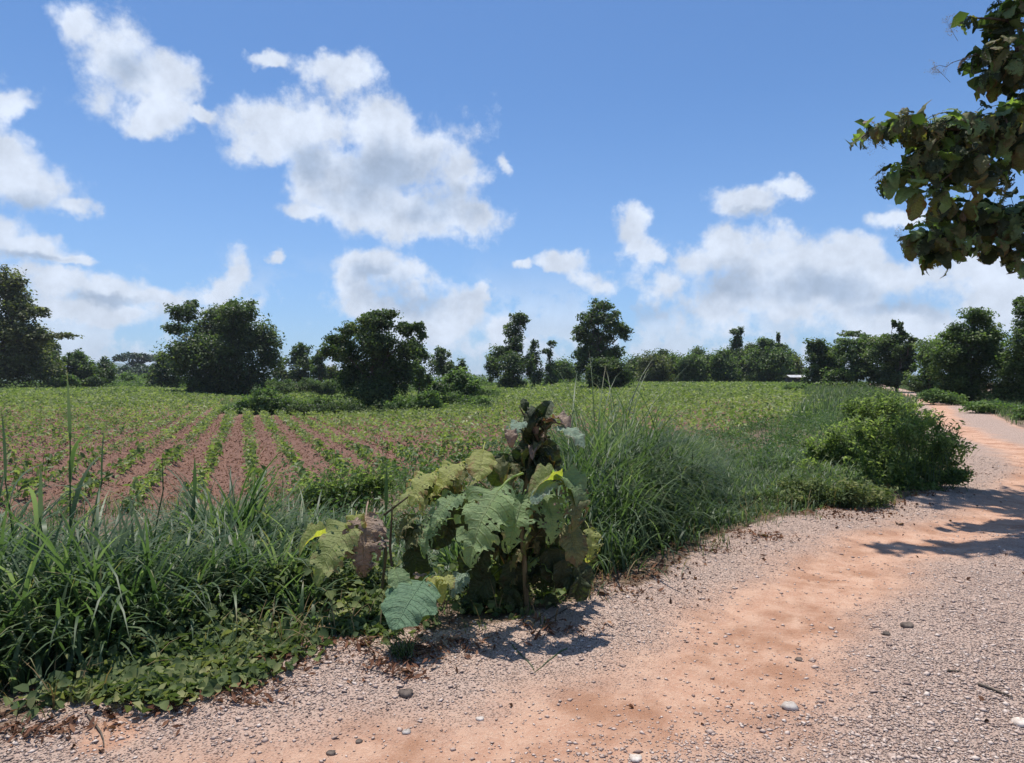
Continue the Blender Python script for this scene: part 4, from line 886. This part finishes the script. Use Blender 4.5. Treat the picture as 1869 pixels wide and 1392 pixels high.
for (a_, b_, dd, tp, fc, L_, sh_, mt, lb) in [
 (652,950,-.2,(-.6,-.3,-.75),(-.25,-1,.7),.5,'torn','tk_yellow','big yellowing leaf pointing down left'),
 (668,940,-.2,(.1,-.2,-.95),(.1,-1,.4),.44,'tatter','tk_brown','withered brown leaf hanging in folds'),
 (680,950,-.15,(.0,-.2,-.95),(.4,-1,.4),.38,'tatter','tk_brown',None),
 (650,940,-.2,(.2,-.3,-.7),(-.2,-1,.5),.22,'curl','tk_yellow',None),
 (600,975,-.1,(-.9,-.3,.1),(.0,-.8,.9),.26,'fold','tk_yellow','small yellow leaf at the tip'),
 (760,940,.1,(-.7,-.2,-.5),(0,-.8,.8),.26,'tatter','tk_olive',None),(790,965,.1,(-.8,-.2,-.2),(0,-.8,.8),.26,'torn','tk_olive',None),
 (770,900,.2,(-.9,-.2,-.3),(0,-.8,.8),.28,'torn','tk_yellow',None),(735,960,.1,(.7,-.2,-.5),(0,-.8,.8),.26,'droop','tk_dark',None),
 (750,1000,.1,(.3,-.2,-.8),(0,-1,.5),.3,'droop','tk_dark',None)]:
    put_leaf(t3, a_, b_, d2 + dd, tp, fc, L_, sh_, mt, lb)

# tall single grass canes standing above the left grass
def cane(px, pyt, pyb, d, label, lean=0, heads=4, blade=.5):
    x = (px - CX) / F * d; z0 = h1(x, d); H = EYE + (CY - pyt) / F * d - z0; rg = np.random.default_rng(int(px))
    root = thing('grass_cane', label, 'grass cane', (x, d, z0), 'tall grass canes above the left verge')
    p = np.array([(lean * t ** 2, 0, (H - .3) * t) for t in np.linspace(0, 1, 6)]); V, f = tubes([(p, np.linspace(.008, .004, 6))], 6)
    obj('stem', mesh_np('stem', V, f, smooth=True), M['stalk'], root)
    for i in range(heads):
        t = .35 + .62 * i / max(1, heads - 1); b0 = p[0] * 0 + np.array([lean * t ** 2, 0, (H - .3) * t]); last = i == heads - 1
        V, f, tn, al = blades(b0[None], rg, blade * (.9 if last else 1), .036 if not last else .03, lean=.02 if last else .3, curl=.12 if last else 2.2, seg=8, az=np.array([rg.uniform(0, 6.28)]))
        obj('blade', mesh_np('blade', V, f, {'tone': tn, 'along': al}), M['grass_blue'], root)
cane(128, 712, 980, 4.7, 'tallest upright grass cane near the left edge', .0, 4, .55)
cane(35, 790, 980, 4.6, 'grass cane with drooping tip closest to the left edge', -.1, 5)
cane(95, 860, 1000, 4.3, 'short broad bladed grass cane between the tallest cane and its left neighbours', -.08, 5, .4)
cane(62, 830, 1000, 4.4, 'grass cane just right of the one nearest the left edge', .05, 4)
cane(150, 800, 1000, 4.9, 'shorter grass cane leaning right beside the tallest cane', .15, 4, .45)
cane(270, 815, 980, 5.0, 'grass cane with one light blade midway along the left grass', .12, 4, .4)
cane(345, 830, 980, 5.4, 'grass cane at the right end of the tall left grass', .05, 4, .4)
cane(700, 850, 1080, 4.9, 'grass cane beside the teak seedling with the withered leaf', .02, 4, .35)

# ------------------------------------------------------------------ overhanging teak on the right
rng = np.random.default_rng(91)
tx, ty_ = 11.6, 8.4; tz = h1(tx, ty_)
big = thing('teak_tree', 'big teak tree beyond the right edge whose leafy branches hang into the view', 'tree', (tx, ty_, tz))
B0 = np.array([tx, ty_, tz])
trunk_p = bend((0, 0, -.2), (-.3, .6, 10.6), 9, .02, rng); V, f = tubes([(trunk_p, np.linspace(.26, .1, 9))], 12); obj('trunk', mesh_np('trunk', V, f, smooth=True), M['bark'], big)
OL = [ # px,py,rx,ry,depth,count,size
 (1842,40,34,50,9.2,26,.25),(1835,110,36,40,9.1,26,.25),(1800,95,26,24,9.1,10,.22),(1765,30,16,16,9.0,3,.18),(1862,160,24,40,9.2,14,.25),(1800,140,14,14,9.1,4,.2),
 (1600,232,34,10,8.4,8,.19),(1640,225,34,16,8.4,12,.24),(1700,235,34,26,8.5,20,.27),(1760,230,36,36,8.6,26,.28),(1820,225,34,40,8.7,26,.28),(1862,250,24,40,8.8,16,.28),
 (1690,290,34,26,8.5,18,.28),(1645,320,22,20,8.4,8,.24),(1665,350,14,12,8.4,3,.3),(1760,300,30,30,8.6,18,.28),(1800,320,22,22,8.7,10,.28),
 (1720,355,14,26,8.6,6,.25),(1745,380,34,18,9.6,12,.27),(1800,390,40,30,9.8,24,.28),(1845,400,32,44,9.8,24,.28),(1690,430,28,22,9.6,14,.26),(1740,430,38,26,9.7,20,.28),(1715,465,22,12,9.6,6,.25),
 (1800,450,30,14,9.8,8,.24),(1855,465,22,24,9.8,10,.25),(1560,255,10,6,8.3,2,.14)]
stuffc, extra, nleaf = [], [], 0
knots = {}
for (a_, b_, rx, ry, d_, nn, ls) in OL:
    nn = int(nn * .82); ls *= 1.12
    c = P3(a_, b_, d_); knots[(a_, b_)] = c
    pts = c + unit(rng.normal(0, 1, (nn, 3))) * (rng.random((nn, 1)) ** .5) * np.array([rx * d_ / F, rx * d_ / F * 1.1, ry * d_ / F])
    for p in pts:
        if nleaf >= 300: break
        out_ = unit(p - c + np.array([-.15, 0, 0])); tp = out_ * .8 + rng.normal(0, .45, 3); tp[2] -= .75
        fc = np.array([rng.normal(0, .5), rng.normal(-.1, .5), 1.0]) + out_ * .5
        o = bpy.data.objects.new('leaf', leaf_mesh(['droop', 'curl', 'torn', 'droop', 'flat', 'tatter'][rng.integers(6)], (['tk_green', 'tk_olive', 'tk_olive', 'tk_dark', 'tk_dark', 'tk_dark', 'tk_green'] * 3 + ['tk_brown'])[rng.integers(22)]))
        col.objects.link(o); o.parent = big; o.matrix_local = aim_matrix(Vector(p) - big.location, tp, fc, ls * rng.uniform(.7, 1.25)); nleaf += 1
    for _ in range(int(nn * 1.3)):
        p = c + unit(rng.normal(0, 1, 3)) * rng.random() ** .5 * np.array([rx * d_ / F, rx * d_ / F * 1.5, ry * d_ / F]) * 1.02; out_ = unit(p - c)
        tp = out_ * .8 + rng.normal(0, .45, 3); tp[2] -= .75
        extra.append((['droop', 'curl', 'torn', 'tatter'][rng.integers(4)], aim_matrix(Vector(p) - big.location, tp, np.array([rng.normal(0, .5), rng.normal(-.1, .5), 1.0]) + out_ * .5, ls * rng.uniform(.65, 1.15))))
    q = int(nn * 1.1); stuffc.append(c + [0, .1, 0] + unit(rng.normal(0, 1, (q, 3))) * (rng.random((q, 1)) ** .6) * np.array([rx * d_ / F, rx * d_ / F * 1.5, ry * d_ / F]) * .95)
# rest of the crown, out of the picture to the right and above
for (cx_, cy_, cz_, R_, n_) in [(9.6, 9.5, 6.2, 1.9, 500), (11, 8.5, 8.0, 2.3, 700), (9.2, 10.8, 3.9, 1.2, 260), (12.8, 9, 6, 2.2, 500), (8.6, 7.2, 6.2, 1.2, 240), (9.0, 12.2, 4.6, 1.5, 360), (4.6, 11.3, 9.9, .6, 70), (5.5, 11.4, 9.9, .95, 210), (7.0, 11.4, 10.0, 1.2, 380), (5.5, 10.3, 9.0, .5, 50), (6.6, 10.2, 9.0, .8, 150), (9.4, 11.4, 9.6, 1.6, 340), (2.9, 8.3, 7.8, .3, 14), (3.5, 8.2, 7.8, .35, 36), (4.1, 8.1, 7.8, .45, 80), (4.8, 8.3, 7.9, .6, 140), (6.0, 8.4, 8.2, .9, 240), (8.3, 8.6, 8.2, 1.3, 260)]:
    c = np.array([cx_, cy_, cz_]); pts_ = c + unit(rng.normal(0, 1, (n_, 3))) * (rng.random((n_, 1)) ** .4) * R_
    vz = (pts_[:, 0] / pts_[:, 1] > .80) | ((pts_[:, 2] - EYE) / pts_[:, 1] > .6); stuffc.append(pts_[vz])
cc = np.concatenate(stuffc) - B0; V, f, tn = leaves(cc, .25, rng, up=.9, long=1.5, shape=6, cup=.2, hang=.8)
tag(obj('foliage', mesh_np('foliage', V, f, {'tone': tn}), M['tree_dark'], big), kind='stuff')
for gi, mt_ in enumerate(('tk_green', 'tk_olive', 'tk_dark')):
    Vs, Fs, Lu, Lv, n0 = [], [], [], [], 0
    for shp, mx in extra[gi::3]:
        me_ = leaf_mesh(shp, mt_); nvt = len(me_.vertices); co = np.zeros(nvt * 3); me_.vertices.foreach_get('co', co); fi = np.zeros(len(me_.loops), np.int32); me_.loops.foreach_get('vertex_index', fi)
        m_ = np.array(mx); co = co.reshape(-1, 3) @ m_[:3, :3].T + m_[:3, 3]; Vs.append(co); Fs.append(fi.reshape(-1, 4) + n0); n0 += nvt
        a_ = np.zeros(nvt, np.float32); me_.attributes['lu'].data.foreach_get('value', a_); Lu.append(a_.copy()); me_.attributes['lv'].data.foreach_get('value', a_); Lv.append(a_.copy())
    tag(obj('foliage', mesh_np('foliage', np.concatenate(Vs), np.concatenate(Fs), {'lu': np.concatenate(Lu), 'lv': np.concatenate(Lv)}, True), M[mt_], big), kind='stuff')
tp5 = trunk_p + B0
def limb(p0, pts_, r0):
    P_ = np.array([p0] + list(pts_)); k = len(P_); tt = np.linspace(0, k - 1, (k - 1) * 4 + 1); Q_ = np.stack([np.interp(tt, np.arange(k), P_[:, j]) for j in range(3)], 1)
    Q_[1:-1] += rng.normal(0, .02, (len(Q_) - 2, 3)); V, f = tubes([(Q_ - B0, np.linspace(r0, r0 * .15, len(Q_)))], 7); obj('branch', mesh_np('branch', V, f, smooth=True), M['bark'], big)
limb(tp5[4], [P3(1960, 240, 9.2), knots[(1820,225)], knots[(1760,230)], knots[(1700,235)], knots[(1640,225)], knots[(1600,232)], knots[(1560,255)]], .06)
limb(knots[(1760,230)], [knots[(1690,290)], knots[(1645,320)]], .018); limb(knots[(1820,225)], [knots[(1760,300)], P3(1712, 330, 8.5), knots[(1720,355)]], .02)
limb(tp5[3], [P3(1980, 430, 9.8), knots[(1845,400)], knots[(1800,390)], knots[(1740,430)], knots[(1690,430)]], .05)
limb(knots[(1845,400)], [knots[(1855,465)]], .015); limb(knots[(1740,430)], [knots[(1715,465)]], .012)
limb(tp5[6], [P3(1950, 60, 9.3), knots[(1842,40)], knots[(1765,30)]], .05); limb(knots[(1842,40)], [knots[(1835,110)], knots[(1862,160)]], .02)
limb(knots[(1835,110)], [knots[(1800,95)], P3(1748, 110, 9.0), P3(1700, 125, 8.9)], .012)
limb(tp5[5], [np.array((9.4, 11.4, 9.5)), np.array((7.4, 11.4, 9.9)), np.array((5.9, 11.4, 9.9)), np.array((4.5, 11.3, 9.8))], .07)
limb(tp5[5], [np.array((8.3, 8.6, 8.3)), np.array((6.6, 8.4, 8.1)), np.array((4.8, 8.3, 7.9)), np.array((2.8, 8.3, 7.8))], .05)
for e in [ (10.2, 9.6, 6.6), (8.9, 7.4, 6.3), (12.6, 9, 6.2), (9.2, 12, 4.8)]: limb(tp5[4], [np.array(e)], .06)
# fuzzy flower heads at the branch ends
for (a_, b_, d_) in [(1715, 130, 8.9), (1612, 325, 8.4), (1735, 52, 9.0), (1652, 440, 9.6), (1600, 262, 8.4)]:
    c = P3(a_, b_, d_) - B0; ax_ = unit(np.array([-.6, -.1, .55]) + rng.normal(0, .25, 3)); pp_ = [(np.array([c - ax_ * .2, c + ax_ * .12]), np.array([.003, .001]))]; dots = []
    for _ in range(16):
        t0 = rng.uniform(-.1, .1); e = c + ax_ * (t0 + .05) + unit(rng.normal(0, 1, 3)) * rng.uniform(.03, .13) * (1 - t0 * 4); pp_.append((np.array([c + ax_ * t0, e]), np.array([.0012, .0007]))); dots.append(e + rng.normal(0, .02, (12, 3)))
    V, f = tubes(pp_, 3); V2, f2, _t = leaves(np.concatenate(dots), .014, rng); f2 = np.concatenate([f2, f2[:, -1:]], 1)
    obj('flower_head', mesh_np('flower_head', np.concatenate([V, V2]), [f, f2[:, :3] + len(V)], {'tone': np.full(len(V) + len(V2), .6)}), M['dry'], big)

# ------------------------------------------------------------------ small single things on the track
def rock(px, py, size, label, mat='stone', seed=1):
    g = at(px, py); r = np.random.default_rng(seed); n, m_ = 9, 6; V = []
    for i in range(m_ + 1):
        a = math.pi * i / m_
        for j in range(n):
            b = 2 * math.pi * j / n; rr_ = size * (1 + .35 * (math.sin(3 * a + seed) * math.cos(2 * b + seed) * .6 + r.normal(0, .22))); V.append((math.sin(a) * math.cos(b) * rr_ * 1.25, math.sin(a) * math.sin(b) * rr_, math.cos(a) * rr_ * .6))
    f = [(i * n + j, (i + 1) * n + j, (i + 1) * n + (j + 1) % n, i * n + (j + 1) % n) for i in range(m_) for j in range(n)]
    z = float(ground_z(np.array([g[0]]), np.array([g[1]]))[0])
    return tag(obj('stone', mesh_np('stone', np.array(V), np.array(f)), M[mat], loc=(g[0], g[1], z + size * .2)), label, 'stone', 'loose stones on the track')
for i, (a_, b_, s_, mt, lb) in enumerate([(742,1326,.018,'stone','white stone in the orange rut near the bottom, left one of two'),(876,1298,.018,'stone','white stone in the orange rut, right one of two'),
 (1160,1384,.024,'stone','white stone at the bottom edge right of the rut'),(655,1342,.014,'dark_stone','small dark stone low in the orange rut'),(604,1364,.018,'dark_stone','dark flat stone at the bottom left of the rut'),
 (1655,1150,.035,'dark_stone','dark stone in the gravel ridge at right'),(1618,1163,.024,'dark_stone','smaller dark stone beside the dark one in the gravel ridge'),(1440,1290,.035,'stone','pale flat stone in the middle of the gravel ridge'),
 (1306,1168,.013,'dark_stone','tiny dark stone in the pale orange rut'),(1862,1325,.035,'stone','pale stone at the lower right corner of the track'),(1458,1200,.02,'dark_stone','dark stone at the near end of the gravel ridge'),(740,1265,.035,'dark_stone','brown clod of earth at the edge of the rut below the seedling')]):
    rock(a_, b_, s_, lb, mt, i + 1)
def twig(px0, py0, px1, py1, r, label, leafy=False, mat='bark'):
    a = at(px0, py0); b = at(px1, py1); p = bend(a, b, 6, .04, RNG); p[:, 2] = ground_z(p[:, 0], p[:, 1]) + r * 1.2
    root = p[0].copy(); V, f = tubes([(p - root, np.linspace(r, r * .4, 6))], 5); o = obj('twig', mesh_np('twig', V, f), M[mat], loc=root)
    return tag(o, label, 'twig')
twig(1035, 1182, 975, 1225, .004, 'green fallen stalk lying on the track below the sapling', mat='stalk'); twig(935, 1180, 975, 1222, .004, 'second fallen stalk crossing toward the rut', mat='stalk')
twig(1785, 1262, 1848, 1282, .008, 'curled brown stick in the gravel at lower right'); twig(1730, 1236, 1755, 1240, .006, 'short dark twig left of the curled brown stick')
twig(1000, 1140, 1060, 1105, .005, 'brown twig under the shade of the sapling')
twig(700, 1235, 640, 1215, .004, 'thin dry stalk lying beside the seedling foot', mat='wood'); twig(160, 1310, 190, 1360, .006, 'dark twig standing over the orange earth patch')
# dead leaf on the track
def dead_leaf(px, py, L, a, label):
    g = at(px, py); z = float(ground_z(np.array([g[0]]), np.array([g[1]]))[0]); o = obj('dead_leaf', leaf_mesh('curl', 'tk_brown'), loc=(g[0], g[1], z + L * .12)); o.scale = (L, L, L * .6); o.rotation_euler = (.1, .05, a)
    return tag(o, label, 'dead leaf', 'dead teak leaves on the verge edge')
dead_leaf(1385, 985, .16, .4, 'dead brown leaf at the grass edge right of the guinea grass'); dead_leaf(1500, 925, .3, -.5, 'orange brown dead leaf lying in the yellow weeds')
dead_leaf(760, 1185, .12, 2.1, 'dead brown leaf by the foot of the small seedling'); dead_leaf(1090, 1090, .15, .3, 'dead leaf at the right of the sapling shade'); dead_leaf(830, 1175, .12, 1.0, 'dead leaf among straw below the sapling')
dead_leaf(1640, 960, .14, .9, 'dead leaf on the track near the bend shadow')
# grass tuft rooted in the track edge
g = at(732, 1205); V, f, tn, al = blades(np.column_stack([RNG.normal(0, .03, (70, 2)), np.zeros(70)]), RNG, .2, .006, lean=.7, curl=1.6, seg=5)
tag(obj('grass_tuft', mesh_np('grass_tuft', V, f, {'tone': tn, 'along': al}), M['grass'], loc=(g[0], g[1], g[2])), 'wilting grass tuft on the track below the round teak leaf', 'grass tuft')

# ------------------------------------------------------------------ air
V, f = box(-3150, 3150, -3150, 3150, -8, 96)
hz_ = obj('haze', mesh_np('haze', V, f)); hm_ = bpy.data.materials.new('haze'); hm_.use_nodes = True; TT = NT(hm_.node_tree)
pv = TT.n('ShaderNodeVolumePrincipled'); pv.inputs['Color'].default_value = (.82, .9, 1, 1); pv.inputs['Density'].default_value = .0002; pv.inputs['Anisotropy'].default_value = .2
oo = TT.n('ShaderNodeOutputMaterial'); TT.put(oo.inputs['Volume'], pv.outputs[0]); hz_.data.materials.append(hm_)
tag(hz_, 'thin humid haze over the fields', 'haze', kind='stuff')
